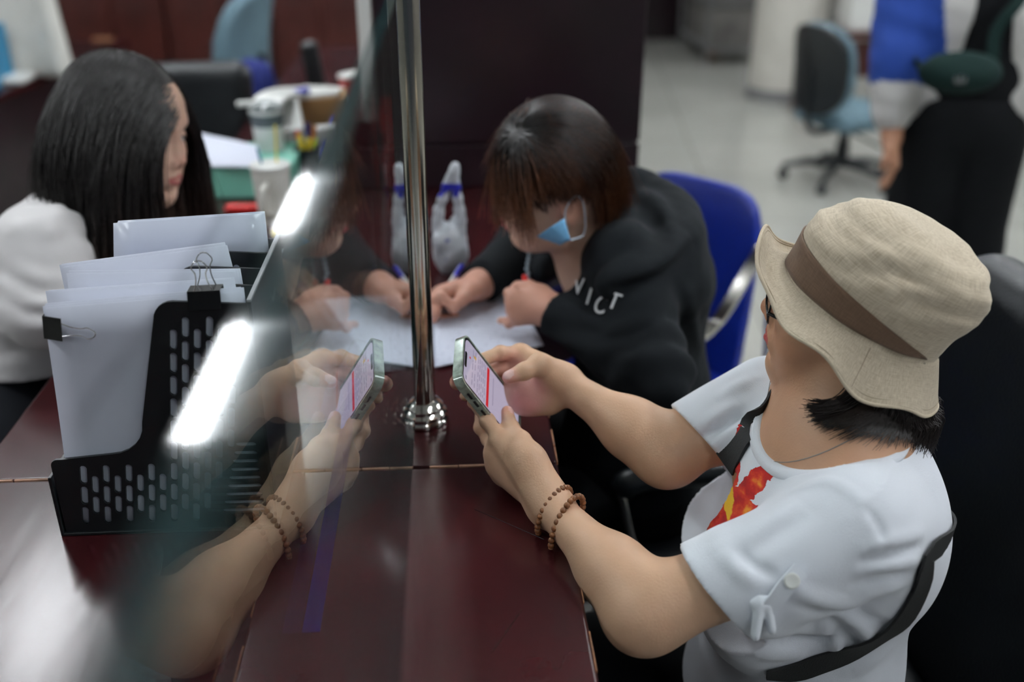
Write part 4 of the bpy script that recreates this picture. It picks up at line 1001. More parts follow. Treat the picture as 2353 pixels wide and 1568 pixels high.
    bo.parent = o; tag(bo, 'brown band round the hat')
    for k_, poly in enumerate((((.03, .075), (.02, .105), (-.03, .125), (-.055, .118)), ((-.085, .060), (-.06, .066), (-.02, .070)),)):
        pass
    sm_ = mat('seam', (0.30, 0.22, 0.15, 1), .9)
    def surf(a, v):
        f = np.array(Rf); i = v*up; i0 = int(i); j = int((a % (2*PI))/(2*PI)*n) % n; q = P.reshape(m_, n, 3)[min(i0, m_-1), j]; return HF.o+HR@(q*1.002+nrm(q)*.0012)
    b_ = MB()
    for a in (PI*.62,): b_.tube([surf(a, v) for v in np.linspace(1.5, nbrim-.5, 10)], .0005, 5)
    s3 = b_.build('brim_seam', sm_, None); s3.parent = o
    b_ = MB().tube([surf(PI*.62+.04*(v-nbrim), v) for v in np.linspace(nbrim+3, nbrim+9, 30)], .0006, 5)
    s4 = b_.build('crown_seam', sm_, None); s4.parent = o
    for c in o.children: c.matrix_parent_inverse = Matrix.Translation(-W1.location) @ Matrix.Translation(W1.location)
hat()
# ---- hair under the hat
rs = np.random.RandomState(7)
def hair1():
    c0, r0 = (-.015, 0, .03), V(.101, .080, .090)
    roots, nl, q = surf_points(F1, c0, r0, 4200, rs, lambda q: (HF.loc(F1.o+(q*F1.s)@F1.R.T)[:, 2] < -.030) & (q[:, 0] < .006) & (q[:, 2] > -.062))
    ro2, nl2, q2 = surf_points(F1, (-.040, 0, -.042), V(.070, .091, .058), 4200, rs, lambda q: (HF.loc(F1.o+(q*F1.s)@F1.R.T)[:, 2] < -.042) & (q[:, 0] < .008) & (q[:, 2] > -.085))
    roots = np.vstack([roots, ro2]); nl = np.vstack([nl, nl2]); q = np.vstack([q, q2])
    col = [(F1.p(*c0), F1.R, (r0+.003)*F1.s), (F1.p(-.045, 0, .0), F1.R, V(.070, .072, .075)*F1.s), (F1.p(-.032, 0, -.10), F1.R, V(.062, .062, .10)*F1.s), (F1.p(-.040, 0, -.042), F1.R, V(.070, .092, .060)*F1.s), (F1.p(-.034, 0, -.10), F1.R, V(.066, .078, .075)*F1.s)]
    fwd = F1.d(1, 0, 0); up = F1.d(0, 0, 1); left = F1.d(0, 1, 0)
    side = np.sign(q[:, 1])[:, None]; back = np.clip((-q[:, 0]-.03)/.06, 0, 1)[:, None]
    def comb(P, t): return fwd*(.06*(1-back)+.95*max(t-.5, 0)*(1-back))+side*left*(.02+.30*max(t-.6, 0))*(1-back*.7)-fwd*back*(.04+.55*max(t-.6, 0))
    L = rs.uniform(.070, .100, len(roots))*(1-.25*np.clip(-q[:, 2]/.06, 0, 1))*(1+.85*(1-back[:, 0]))
    pa = grow(roots-nl*.002, nl*.3-up*1.0, L, 13, col, V(0, 0, -1.), rs, jitter=.045, comb=comb)
    hq = HF.loc(pa.reshape(-1, 3)); hr_ = np.sqrt((hq[:, 0]/.0945)**2+(hq[:, 1]/.082)**2); lim = np.where(hr_ > .93, -np.minimum(np.maximum(hr_-1, 0)*.12, .048)-.010, 9.); hq[:, 2] = np.minimum(hq[:, 2], lim-.002*rs.rand(len(hq))); pa = (HF.o+hq@HF.R.T).reshape(pa.shape)
    o = ribbons('hair', pa, .0008, M['hair_w1'], None); keep(tag(o, 'dark brown chin length hair under the hat'), W1)
    hb = Sculpt(); hb.ell(F1.p(-.030, 0, .010), V(.084, .078, .075)*F1.s, F1.R, .02); hb.ell(F1.p(-.050, 0, -.045), V(.064, .078, .060)*F1.s, F1.R, .03); hb.ell(F1.p(-.040, .058, -.060), V(.042, .032, .045)*F1.s, F1.R, .02); hb.ell(F1.p(-.035, -.055, -.060), V(.045, .026, .050)*F1.s, F1.R, .02)
    def cutf(P, d):
        q = F1.loc(P); h_ = HF.loc(P); return np.maximum(d, np.maximum(np.maximum(q[:, 0]+.014, -q[:, 2]-.098), (h_[:, 2]+.040+.10*np.maximum(np.sqrt((h_[:, 0]/.0945)**2+(h_[:, 1]/.082)**2)-.95, 0))))
    hb.op(cutf, mode='g'); v, f = hb.mesh(.004); keep(mesh_obj('hair_mass', v, f, M['hair_w1']), W1)
hair1()
def side_hair():
    # the lock that sweeps from under the brim forward over the neck
    n = 1500; u = rs.rand(n); tips = np.array([(1850, 926), (1862, 958), (1898, 990), (1945, 1014), (2005, 1022), (2075, 1006)], float)
    r0, r1 = at(1975, 878, 1.052), at(2112, 902, 1.085); out = []
    for s_ in u:
        a = s_*5; i = min(int(a), 4); tp = tips[i]*(1-(a-i))+tips[i+1]*(a-i)+rs.normal(size=2)*V(6, 6); k = rs.uniform(.80, 1.04)
        p0 = r0*(1-s_)+r1*s_+rs.normal(size=3)*.004; h_ = hit(bs, *tp, .8, 1.5) if False else None
        dt = 1.058+.03*s_; p2 = at(tp[0], tp[1], dt+rs.normal()*.003); p2 = p0+(p2-p0)*k
        p1 = (p0+p2)/2-c_u*(.016*(1-s_)+.002)-c_f*.008+c_r*.006*(1-s_); t = np.linspace(0, 1, 10)[:, None]; out.append(p0*(1-t)**2+2*p1*t*(1-t)+p2*t*t+rs.normal(size=3)*.0006*t)
    out = np.array(out); flat = out.reshape(-1, 3)
    for _ in range(4):          # keep every strand outside the skin
        d = bs(flat); e = 1e-3; g = np.stack([bs(flat+np.eye(3)[i]*e)-d for i in range(3)], 1)/e; g /= np.maximum(np.linalg.norm(g, axis=1, keepdims=True), 1e-6); flat = flat+g*np.maximum(.0035-d, 0)[:, None]
    keep(ribbons('side_hair', flat.reshape(out.shape), .0008, M['hair_w1'], None), W1)
side_hair()
# ---- glasses
def glasses():
    g = MB()
    for y in (1, -1):
        ring = [F1.p(.1015+.003*math.cos(a)**2-.010*abs(y*.034+.0235*math.copysign(abs(math.cos(a))**.75, math.cos(a)))/.05, y*.034+.0235*math.copysign(abs(math.cos(a))**.75, math.cos(a)), -.003+.0185*math.copysign(abs(math.sin(a))**.8, math.sin(a))) for a in np.linspace(0, 2*PI, 40, endpoint=False)]
        ring = [r_+F1.d(1, 0, 0)*.004 for r_ in ring]
        o = MB().tube(ring, .0013, 8, closed=True).build('rim', M['frame_black']); parts_g.append(o)
        c = sum(ring)/len(ring); lens = MB().add([c-F1.d(.0007, 0, 0)]+ring, [(0, i+1, (i+1) % 40+1) for i in range(40)]); parts_g.append(lens.build('lens', M['clear'], auto=None))
        hinge = F1.p(.098, y*.060, .0); parts_g.append(MB().tube(spline([hinge, F1.p(.06, y*.074, -.002), F1.p(.0, y*.0795, -.006), F1.p(-.014, y*.082, -.012)], 14), [.0022]*10+[.0018]*4, 8).build('temple', M['frame_black']))
    parts_g.append(MB().tube(spline([F1.p(.106, -.010, .003), F1.p(.1105, 0, .006), F1.p(.106, .010, .003)], 7), .0014, 8).build('bridge', M['frame_black']))
parts_g = []; glasses()
ge = bpy.data.objects.new('glasses', None); COL.objects.link(ge); ge.parent = W1
for o in parts_g: o.parent = ge; o.matrix_parent_inverse = Matrix.Translation(-W1.location)
# ---- pearl stud, necklace, bead bracelets
keep(MB().lathe([(0, -.0034), (.0024, -.0024), (.0034, 0), (.0024, .0024), (0, .0034)], F1.p(-.001, .0845, -.034), 16).build('pearl_earring', M['pearl'], auto=None), W1)
def necklace():
    pts = []
    for a in np.linspace(-2.3, 2.3, 40):
        d_ = neck_R@V(-math.cos(a), math.sin(a), 0) if False else V(-math.cos(a), math.sin(a), 0)
        p0 = nb1+d_*.20+V(0, 0, 0.045-.060*max(math.cos(a), 0)**2); t = np.linspace(0, .20, 160); P = p0-t[:, None]*d_; v_ = bs(P); i = np.argmax(v_ < .0012); pts.append(P[i])
    pts = np.array(pts); pts[1:-1] = (pts[:-2]+pts[1:-1]*2+pts[2:])/4
    keep(MB().tube(pts, .0005, 6).build('necklace', M['grey']), W1)
necklace()
def bracelet(off, r, tilt, n, ph, sh):
    ax = nrm(nrm(En-Wn)+tilt); c = Wn+nrm(En-Wn)*off+sh; u = nrm(np.cross(ax, c_f)); v_ = np.cross(ax, u); root = bpy.data.objects.new('bead_bracelet', None); COL.objects.link(root); root.parent = W1; first = None
    for i in range(n):
        a = ph+2*PI*i/n; p = c+u*r*math.cos(a)+v_*r*.88*math.sin(a)
        if first is None:
            first = MB().lathe([(0, -.0037), (.0018, -.0033), (.0033, -.0019), (.0038, 0), (.0033, .0019), (.0018, .0033), (0, .0037)], (0, 0, 0), 14).build('bead', M['beads'], auto=None); o = first
        else: o = first.copy(); COL.objects.link(o)
        o.parent = root; o.location = tuple(p-np.array(W1.location)); o.rotation_euler = (rs.rand()*3, rs.rand()*3, rs.rand()*3)
    return root
bracelet(.006, .0315, V(.25, .1, .0), 26, .2, V(.002, -.003, -.003)); bracelet(.030, .0355, V(.35, .15, .05), 29, 0, V(.003, -.003, -.004))
# ---- straps, sleeve tab
SB = Sculpt(); SB.ops = [o_ for o_ in T1.ops]
def on_shirt(pts, lift): 
    out, ns = [], []
    for x, y in pts:
        p = hit(SB, x, y)
        if p is None: continue
        e = 1e-3; n_ = np.array([SB((p+np.eye(3)[i]*e)[None])[0]-SB((p-np.eye(3)[i]*e)[None])[0] for i in range(3)]); out.append(p+nrm(n_)*lift); ns.append(nrm(n_))
    return np.array(out), np.array(ns)
def strap_on(name, pts, wdt, th, lift, m, n=24):
    P, Nn = on_shirt(pts, lift)
    if len(P) < 3: print('strap miss', name, len(P)); return
    if name == 'waist_strap':      # carry it on round the back
        c0 = V(Tc[0], Tc[1], P[0][2]); r0_ = P[0]-c0; pre, prn = [], []
        for k_ in range(1, 6):
            a = math.radians(24*k_); d_ = nrm(V(r0_[0]*math.cos(a)-r0_[1]*math.sin(a), r0_[0]*math.sin(a)+r0_[1]*math.cos(a), 0)); c1 = c0+V(0, 0, -.020*k_); t = np.linspace(.35, 0, 300); q_ = c1+t[:, None]*d_; v_ = SB(q_); i_ = np.argmax(v_ < 0); pre.append(q_[i_]+d_*.0015); prn.append(d_)
        P = np.vstack([pre[::-1], P]); Nn = np.vstack([prn[::-1], Nn]); n += 24
    P = spline(P, n); Nn = spline(Nn, n); o = MB().strap(P, Nn, wdt, th).build(name, m, auto=40); keep(o, W1); return o
strap_on('shoulder_strap', [(1800, 895), (1775, 925), (1748, 962), (1718, 1002), (1692, 1040), (1672, 1065)], .036, .003, .004, M['strap'])
strap_on('waist_strap', [(2128, 1275), (2112, 1345), (2072, 1420), (2020, 1462), (1950, 1497), (1880, 1522), (1825, 1540), (1760, 1545)], .026, .003, .004, M['strap'])
def tab():
    P, Nn = on_shirt([(1752, 1402), (1778, 1372), (1808, 1340), (1838, 1308)], .0062)
    P = spline(P, 12); Nn = spline(Nn, 12); o = MB().strap(P, Nn, .017, .0034).build('sleeve_tab', M['shirt'], auto=40); keep(o, W1)
    q, nn = on_shirt([(1815, 1332)], .0088); R_ = np.stack([nrm(np.cross(nn[0], V(0, 0, 1))), np.cross(nn[0], nrm(np.cross(nn[0], V(0, 0, 1)))), nn[0]], 1)
    b_ = MB().lathe([(0, -.001), (.0072, -.001), (.0080, .0003), (.0078, .0012), (.0060, .0009), (0, .0007)], q[0], 24, R_).build('button', M['white_plastic'], auto=None); b_.parent = o; b_.matrix_parent_inverse = Matrix.Identity(4)
    p0 = at(1745, 1405, 1.02); lo_ = Sculpt()
    a0, a1 = hit(SB, 1745, 1392), hit(SB, 1750, 1425)
    if a0 is None: return
    ki = Sculpt(); ki.cap(a0+V(0, 0, .002), a0-c_u*.028+V(-.004, 0, 0), .009, .0075, .006, flat=.6, fn=c_r); ki.cap(a0+c_r*.007, a0-c_u*.022+c_r*.012, .009, .007, .006, flat=.6, fn=c_r); ki.cap(a0-c_r*.004+c_u*.002, a0+c_r*.008+c_u*.004, .0065, .007, .006)
    v, f = ki.mesh(.0018); k_ = mesh_obj('knot', v, f, M['shirt']); k_.parent = o; k_.matrix_parent_inverse = Matrix.Identity(4)
tab()
# ---- trousers and shoes
def trousers(name, hip, knees, feet, W, m, rt=.085):
    s = Sculpt(); s.ell(hip, (.13, .165, .12), None, .05)
    for k_, f_, sd in zip(knees, feet, (-1, 1)):
        h_ = hip+V(0, sd*.09, -.02); s.cap(h_, k_, rt, rt*.72, .04); s.cap(k_, f_, rt*.70, rt*.50, .03)
    v, f = s.mesh(.010); keep(mesh_obj(name, v, f, m), W)
    for k_, f_ in zip(knees, feet):
        sh = Sculpt(); sh.cap(f_+V(.02, 0, -.035), f_+V(-.14, 0, -.045), .038, .030, .02); sh.op(lambda P, d: np.maximum(d, .003-P[:, 2]), mode='g'); v, f = sh.mesh(.006); keep(mesh_obj('shoe', v, f, M['black_plastic']), W)
trousers('trousers', V(Tc[0]-.0, Tc[1], .585), (V(.26, .84, .56), V(.24, 1.10, .56)), (V(.24, .84, .09), V(.22, 1.10, .09)), W1, M['black_cloth'], .078)
# ---- her chair
def armchair(name, label, c, yaw, top, m, w_=.28, group=None, arms=True):
    c = V(c[0], c[1], 0); root = thing(name, label, 'chair', c, group); fw = V(math.cos(yaw), math.sin(yaw), 0); sd = V(-fw[1], fw[0], 0)
    Mx = np.stack([fw, sd, V(0, 0, 1)], 1)
    soft_box('seat', c+V(0, 0, .43), (.26, w_-.02, .06), Mx, m, root, .012, .05)
    bc = c-fw*.30+V(0, 0, (.46+top)/2); tl = nrm(V(0, 0, 1)-fw*.16); B = np.stack([np.cross(sd, tl), sd, tl], 1)
    soft_box('backrest', bc, (.055, w_, (top-.44)/2), B, m, root, .011, .05)
    if arms:
        for s_ in (-1, 1):
            p = c+sd*s_*(w_+.02)
            keep(MB().tube(spline([p+fw*.21+V(0, 0, .64), p+fw*.15+V(0, 0, .665), p-fw*.05+V(0, 0, .67), p-fw*.2+V(0, 0, .66)], 12), [.014]+[.024]*10+[.016], 12).build('armrest', M['black_plastic']), root)
            keep(MB().tube(spline([p+fw*.20+V(0, 0, .63), p+fw*.16+V(0, 0, .5), p+fw*.05+V(0, 0, .40), p-fw*.2+V(0, 0, .40)], 14), .008, 8).build('arm_frame', M['chrome']), root)
    star_base(root, c, M['black_plastic'], .38)
    return root
armchair('leather_chair', 'black leather office chair that the woman in the hat sits in', (.535, 1.07), math.radians(182), 1.065, M['black_leather'], .32)

# ================================================================= WOMAN WRITING IN A DARK HOODIE
SK2 = V(.56, .36, .27)
F2 = Frame((.216, 1.53, 1.150), rot3(math.radians(182), math.radians(-13), math.radians(-20)), 1.0)
W2 = thing('person', 'woman with short brown hair and a dark hoodie bending over papers to write', 'person', (.45, 1.6, 0))
S2n, S2f = at(1462, 640, 1.56), at(1265, 470, 1.86)
S2n = V(.325, 1.455, 1.025); S2f = V(.315, 1.76, 1.02)
nb2 = at(1372, 590, 1.68); T2 = V(.365, 1.605, .915)
W2n = at(1268, 715, 1.585); E2n = at(1500, 858, 1.50)
W2f = at(1100, 655, 1.74); E2f = at(1215, 560, 1.86)
h2 = Sculpt(); sculpt_head(h2, F2, nose=-.003, neck=(nb2, .056), short=.011)
h2.cap(nb2, T2+V(-.02, 0, .06), .055, .08, k=.05); h2.ell(T2+V(-.02, 0, .03), (.10, .145, .12), None, .05)
v2, f2 = h2.mesh(.0030, lo=(.06, 1.36, .90), hi=(.60, 1.80, 1.32), pad=0)
def flat_hand(Sx, wrist, dirf, side, nrmv, kind, sc=1.):
    # a hand described in its own frame: dirf towards the fingers, side towards the thumb, nrmv out of the back
    def q(a, b, c): return wrist+(dirf*a+side*b+nrmv*c)*sc
    out = {}
    mc = [q(.082, .026, .004), q(.085, .008, .008), q(.080, -.011, .006), q(.070, -.028, .0)]
    palm(Sx, wrist, mc, q(.030, .030, -.012), .024*sc, .0125*sc)
    return q, mc
a2 = Sculpt()
# hand with the pen, resting on the paper: fingers curl towards the glass
d_ = nrm(at(1005, 690, 1.70)-W2f); sdt = nrm(V(.1, -.75, .55)-d_*(V(.1, -.75, .55)@d_)); nn_ = np.cross(d_, sdt)
if nn_[2] < 0: nn_ = -nn_
q, mc = flat_hand(a2, W2f, d_, sdt, nn_, 'pen', .95)
tip_pen = at(1006, 700, 1.685)
pen_b = at(1063, 608, 1.735)
finger(a2, [mc[0], q(.112, .028, -.004), q(.118, .030, -.026), tip_pen+V(.004, .0, .018)], .0095, .0072)
finger(a2, [mc[1], q(.116, .010, -.006), q(.118, .014, -.030), tip_pen+V(.010, .010, .014)], .0092, .0072)
finger(a2, [mc[2], q(.104, -.010, -.012), q(.095, -.004, -.036), q(.072, .004, -.040)], .0090, .0070)
finger(a2, [mc[3], q(.088, -.028, -.016), q(.078, -.020, -.036), q(.060, -.010, -.040)], .0080, .0064)
a2.cap(q(.030, .030, -.012), q(.062, .040, -.022), .0150, .0115, .012); a2.chain([q(.062, .040, -.022), q(.084, .038, -.030), tip_pen+V(.006, -.012, .020)], [.0112, .0095, .0078], k=.005)
a2.cap(W2f, W2f+nrm(E2f-W2f)*.06, .025, .028, .02)
# other hand, holding a red pen upright while the little finger lies on the page
d2_ = nrm(at(1185, 705, 1.60)-W2n); sd2 = nrm(V(0, .35, .9)-d2_*(V(0, .35, .9)@d2_)); nn2 = np.cross(d2_, sd2)
if nn2@c_f > 0: nn2 = -nn2
qq, mc2 = flat_hand(a2, W2n, d2_, sd2, nn2, 'hold', .76)
for i, (mm, b0) in enumerate(zip(mc2[:3], (.026, .008, -.010))): finger(a2, [mm, qq(.098-.004*i, b0, -.010), qq(.092-.004*i, b0, -.034), qq(.068, b0, -.038)], .0092, .0070)
finger(a2, [mc2[3], qq(.092, -.038, -.008), at(1172, 738, 1.62), at(1150, 737, 1.63)], .0082, .0060)
a2.cap(qq(.030, .030, -.012), qq(.060, .044, -.020), .015, .011, .012); a2.chain([qq(.060, .044, -.020), qq(.085, .040, -.026), qq(.098, .030, -.030)], [.011, .0095, .0078], k=.005)
a2.cap(W2n, W2n+nrm(E2n-W2n)*.06, .025, .028, .02)
av, af = a2.mesh(.0026)
vv_, ff_ = join_meshes([(v2, f2), (av, af)]); co = np.tile(SK2, (len(vv_), 1)); co[:len(v2)] = paint_head(co[:len(v2)], v2, F2, SK2, (.50, .07, .08), flush=.35)
co[len(v2):] = co[len(v2):]*V(1.06, .86, .84)
keep(mesh_obj('body', vv_, ff_, M['skin'], None, cols=co), W2)
# hair: short bob with a fringe, brown dye growing out of dark roots
rs = np.random.RandomState(11)
def hair_mat(name, root_c, tip_c, F, part, r0, r1):
    m = mat(name, tip_c, .40, spec=.5); nt = m.node_tree; n = nt.nodes; l = nt.links; b = n['Principled BSDF']
    at_ = n.new('ShaderNodeAttribute'); at_.attribute_name = 'Col'; l.new(at_.outputs['Color'], b.inputs['Base Color']); return m
M['hair_col'] = hair_mat('hair_dyed', 0, (.05, .02, .01, 1), None, None, 0, 0)
def hair2():
    c0, r0 = (-.001, 0, .038), V(.092, .082, .097)
    part = V(.052, .020, .115)       # whorl of the parting, where scalp shows
    def ok(q):
        face = (q[:, 0] > .066) & (q[:, 2] < .065); ear = (np.abs(q[:, 1]) > .055) & (np.abs(q[:, 0]) < .03) & (q[:, 2] < .020)
        return (~face) & (~ear) & (q[:, 2] > -.045+.55*np.maximum(q[:, 0], 0)) & (np.linalg.norm(q-part, axis=1) > .007)
    roots, nl, q = surf_points(F2, c0, r0, 6500, rs, ok)
    col = [(F2.p(*c0), F2.R, (r0+.004)*F2.s), (F2.p(.03, 0, -.03), F2.R, V(.070, .068, .080)), (F2.p(-.03, 0, -.08), F2.R, V(.056, .056, .10))]
    away = q-part; away -= nl@F2.R*np.einsum('ij,ij->i', away, nl@F2.R)[:, None]; away /= np.maximum(np.linalg.norm(away, axis=1, keepdims=True), .01)
    D0 = away@F2.R.T
    front = (q[:, 0] > .045)
    dn = -F2.d(0, 0, 1)
    G = np.where(front[:, None], dn*.9+F2.d(.08, 0, 0)+F2.d(0, .55, 0)*np.where(q[:, 1] > .0, 1, -.6)[:, None], dn*1.0+F2.d(.12, 0, 0)+F2.d(0, -.20, 0)*np.sign(q[:, 1])[:, None])
    L = np.where(front, rs.uniform(.11, .135, len(q)), np.clip(.075+(q[:, 2]+.03)*1.1, .05, .21)*rs.uniform(.9, 1.08, len(q)))
    pa = grow(roots, D0*1.2+nl*.12, L, 13, col, lambda P, t: G*(.35+.65*t), rs, jitter=.05)
    ql = F2.loc(pa.reshape(-1, 3)).reshape(pa.shape); nz = rs.uniform(-.008, .008, len(pa))[:, None]
    x_, y_, z_ = ql[..., 0], ql[..., 1], ql[..., 2]
    lim = np.where(x_ > .052, np.where(y_ > .012, -.010, .024), np.where(x_ > -.040, .034+.35*x_, -.070+0*x_))+nz
    ix = np.argmax(z_ < lim, axis=1); ix = np.where((z_ < lim).any(1), np.maximum(ix, 1), 12)
    tq = np.linspace(0, 1, 13)[None, :]*ix[:, None]; i0 = np.clip(tq.astype(int), 0, 11); fr_ = (tq-i0)[..., None]; ar = np.arange(len(pa))[:, None]; pa = pa[ar, i0]*(1-fr_)+pa[ar, i0+1]*fr_
    o = ribbons('hair', pa, .0010, M['hair_col'], None)
    n = len(pa); t = np.linspace(0, 1, 13); dark = V(.011, .009, .009); tip = V(.110, .036, .012)
    mixw = np.clip((t[None, :]-.12)/.45, 0, 1)*(.35+.65*np.where(front, 1, .35+.5*rs.rand(n)))[:, None]
    cc = dark*(1-mixw[..., None])+tip*mixw[..., None]; cc = np.repeat(cc, 3, axis=1).reshape(-1, 3)
    a = o.data.color_attributes.new('Col', 'FLOAT_COLOR', 'POINT'); a.data.foreach_set('color', np.concatenate([cc, np.ones((len(cc), 1))], 1).astype(np.float32).ravel())
    keep(tag(o, 'short brown hair with dark roots and a side fringe'), W2)
    hb = Sculpt(); hb.ell(F2.p(*c0), (r0+.001)*F2.s, F2.R, .02); hb.ell(F2.p(-.038, 0, -.015), V(.050, .066, .060), F2.R, .03)
    def cutf(P, d):
        q = F2.loc(P); m = np.maximum.reduce([q[:, 0]-.060-.5*np.maximum(q[:, 2]-.05, 0), .040-q[:, 2]+.35*q[:, 0]]); m2 = np.maximum(q[:, 0]+.042, -.060-q[:, 2]); hole = .012-np.linalg.norm(q-V(.055, .020, .128), axis=1)
        return np.maximum(np.maximum(d, np.minimum(m, m2)), hole)
    hb.op(cutf, mode='g'); v, f = hb.mesh(.004); keep(mesh_obj('hair_mass', v, f, M['hair_black']), W2)
hair2()
# hoodie
def hoodie():
    T = Sculpt()
    T.ell(T2+V(.02, 0, .01), (.108, .160, .14), None, .05); T.cap(S2n, S2f, .060, k=.06); T.ell(T2+V(.02, 0, -.18), (.125, .175, .16), None, .06); T.ell(T2+V(.02, 0, -.32), (.14, .18, .12), None, .06)
    for s0, e0, w0 in ((S2n, E2n, W2n), (S2f, E2f, W2f)):
        T.cap(s0, e0, .062, .054, k=.05); T.cap(e0, w0*.94+e0*.06, .056, .038, k=.03); T.cap(w0*.90+e0*.10, w0*1.0, .0375, .036, k=.006)
    # hood lying on the back and shoulders as a thick collar
    col_p = [nb2+V(-.085, .075, -.05), nb2+V(-.015, .125, -.002), nb2+V(.075, .105, .035), nb2+V(.125, .02, .045), nb2+V(.105, -.085, .030), nb2+V(.03, -.125, -.004), nb2+V(-.065, -.085, -.055)]
    cp = spline(col_p, 22); rr_ = np.interp(np.linspace(0, 1, 22), [0, .25, .5, .75, 1], [.022, .034, .048, .038, .022])
    T.chain(cp, rr_, k=.02); hp = spline([at(1395, 408, 1.76), at(1465, 425, 1.74), at(1545, 478, 1.67), at(1568, 535, 1.61), at(1530, 588, 1.555), at(1455, 625, 1.51), at(1395, 655, 1.50)], 20); T.chain(hp, np.interp(np.linspace(0, 1, 20), [0, .3, .6, 1], [.022, .032, .036, .020]), k=.012); T.ell(at(1480, 525, 1.655), (.065, .075, .055), None, .03); T.ell(nb2+V(.115, -.02, -.02), (.075, .125, .065), rot3(0, -.35, 0), .04)
    base = Sculpt(); base.ops = list(T.ops)
    cf = crease_field(base, [([(1405, 640), (1510, 608), (1580, 545)], .011, .012), ([(1400, 668), (1520, 636), (1600, 565)], .011, -.013), ([(1400, 440), (1470, 470), (1500, 540)], .014, -.010), ([(1440, 425), (1520, 475), (1545, 545)], .012, .008), ([(1380, 765), (1450, 742), (1530, 700)], .010, .008), ([(1385, 790), (1460, 768), (1545, 722)], .009, -.008), ([(1410, 835), (1480, 812), (1570, 765)], .011, .008), ([(1250, 768), (1320, 795), (1400, 806)], .009, .006), ([(1270, 740), (1330, 760), (1400, 765)], .009, -.006), ([(1290, 700), (1330, 715), (1370, 745)], .008, .005), ([(1560, 640), (1590, 720), (1610, 800)], .012, .008)], 1.1, 2.2, 1., 0, 0)
    def fold(P):
        d = .004*noise3(P, 22, 3)+.0022*noise3(P, 48, 4)+.0010*noise3(P, 95, 6); q = P-E2n; d += .006*np.exp(-(q*q).sum(1)/.08**2)*np.sin((q@nrm(E2n-S2n))*150+q[:, 2]*40)
        return -d+cf(P)
    T.op(fold, mode='d')
    def cuts(P, d):
        # open neckline, deep at the front
        q = P-(nb2+V(-.035, 0, -.02)); R_ = rot3(0, 0, 0); ax = nrm(V(-.55, 0, .84)); u = nrm(np.cross(V(0, 1, 0), ax)); a_, b_, h_ = q@u, q[:, 1], q@ax
        r = np.sqrt((a_/.085)**2+(b_/.072)**2); d = np.maximum(d, -np.maximum((r-1)*.07, -(h_+.07)))
        q2 = P-(nb2+V(-.13, 0, -.13)); r2 = np.sqrt((q2[:, 0]/.09)**2+(q2[:, 1]/(.045))**2+(q2[:, 2]/.10)**2); d = np.maximum(d, -(r2-1)*.045)
        for w0, e0 in ((W2n, E2n), (W2f, E2f)):
            ax = nrm(w0-e0); q = P-(w0-ax*.004); h_ = q@ax; rad = np.linalg.norm(q-h_[:, None]*ax, axis=1); d = np.maximum(d, -np.maximum(-h_, rad-.07))
        return d
    T.op(cuts, mode='g'); T.op(lambda P, d: np.maximum(d, .53-P[:, 2]), mode='g')
    v, f = T.mesh(.0055, pad=.02); keep(tag(mesh_obj('hoodie', v, f, M['hoodie']), 'dark hoodie, its hood lying on the back'), W2)
    return T
H2 = hoodie()
top2 = Sculpt(); top2.ell(T2+V(-.012, 0, .015), (.108, .150, .125), None, .05); top2.cap(S2n+V(0, .06, -.01), S2f+V(0, -.06, -.01), .055, k=.05); top2.cap(nb2+V(.03, 0, -.03), T2, .066, .08, k=.03); top2.cap(at(1408, 455, 1.70), at(1425, 545, 1.64), .030, .036, k=.03)
def ncut(P, d):
    q = P-(nb2+V(-.050, 0, -.03)); ax = nrm(V(-.6, 0, .8)); u = nrm(np.cross(V(0, 1, 0), ax)); r = np.sqrt(((q@u)/.095)**2+(q[:, 1]/.062)**2); return np.maximum(d, -np.maximum((r-1)*.06, -(q@ax+.07)))
top2.op(ncut, mode='g'); v, f = top2.mesh(.005); keep(mesh_obj('maroon_top', v, f, M['maroon']), W2)
def hit_o(S_, x, y, d0=1.2, d1=2.2): return hit(S_, x, y, d0, d1)
# printed letters on the hoodie
def letters():
    VV, FF = [], []; n = 0
    for ch_, (x, y), rot, sz in (('V', (1336, 664), .1, .036), ('I', (1360, 686), -.05, .040), ('C', (1386, 706), -.12, .040), ('T', (1418, 698), -.3, .036)):
        p = hit_o(H2, x, y)
        if p is None: continue
        e = 2e-3; n_ = nrm(np.array([H2((p+np.eye(3)[i]*e)[None])[0]-H2((p-np.eye(3)[i]*e)[None])[0] for i in range(3)]))
        cu = bpy.data.curves.new('letter', 'FONT'); cu.body = ch_; cu.size = sz; cu.extrude = .0006; cu.align_x = 'CENTER'; cu.align_y = 'CENTER'
        o = bpy.data.objects.new('letter', cu); COL.objects.link(o); bpy.context.view_layer.update()
        me = bpy.data.meshes.new_from_object(o.evaluated_get(bpy.context.evaluated_depsgraph_get())); bpy.data.objects.remove(o)
        x_ = nrm(np.cross(c_u, n_))
        if x_@c_r < 0: x_ = -x_
        y_ = np.cross(n_, x_); Mx = np.stack([x_*math.cos(rot)+y_*math.sin(rot), y_*math.cos(rot)-x_*math.sin(rot), n_], 1)
        vv = np.array([v.co[:] for v in me.vertices])@Mx.T+p+n_*(.0062 if ch_ != 'T' else .0110); VV += list(vv); FF += [tuple(i+n for i in q.vertices) for q in me.polygons]; n += len(vv); bpy.data.meshes.remove(me)
    keep(tag(mesh_obj('chest_print', VV, FF, M['letter'], smooth=False), 'white letters printed on the hoodie'), W2)
letters()
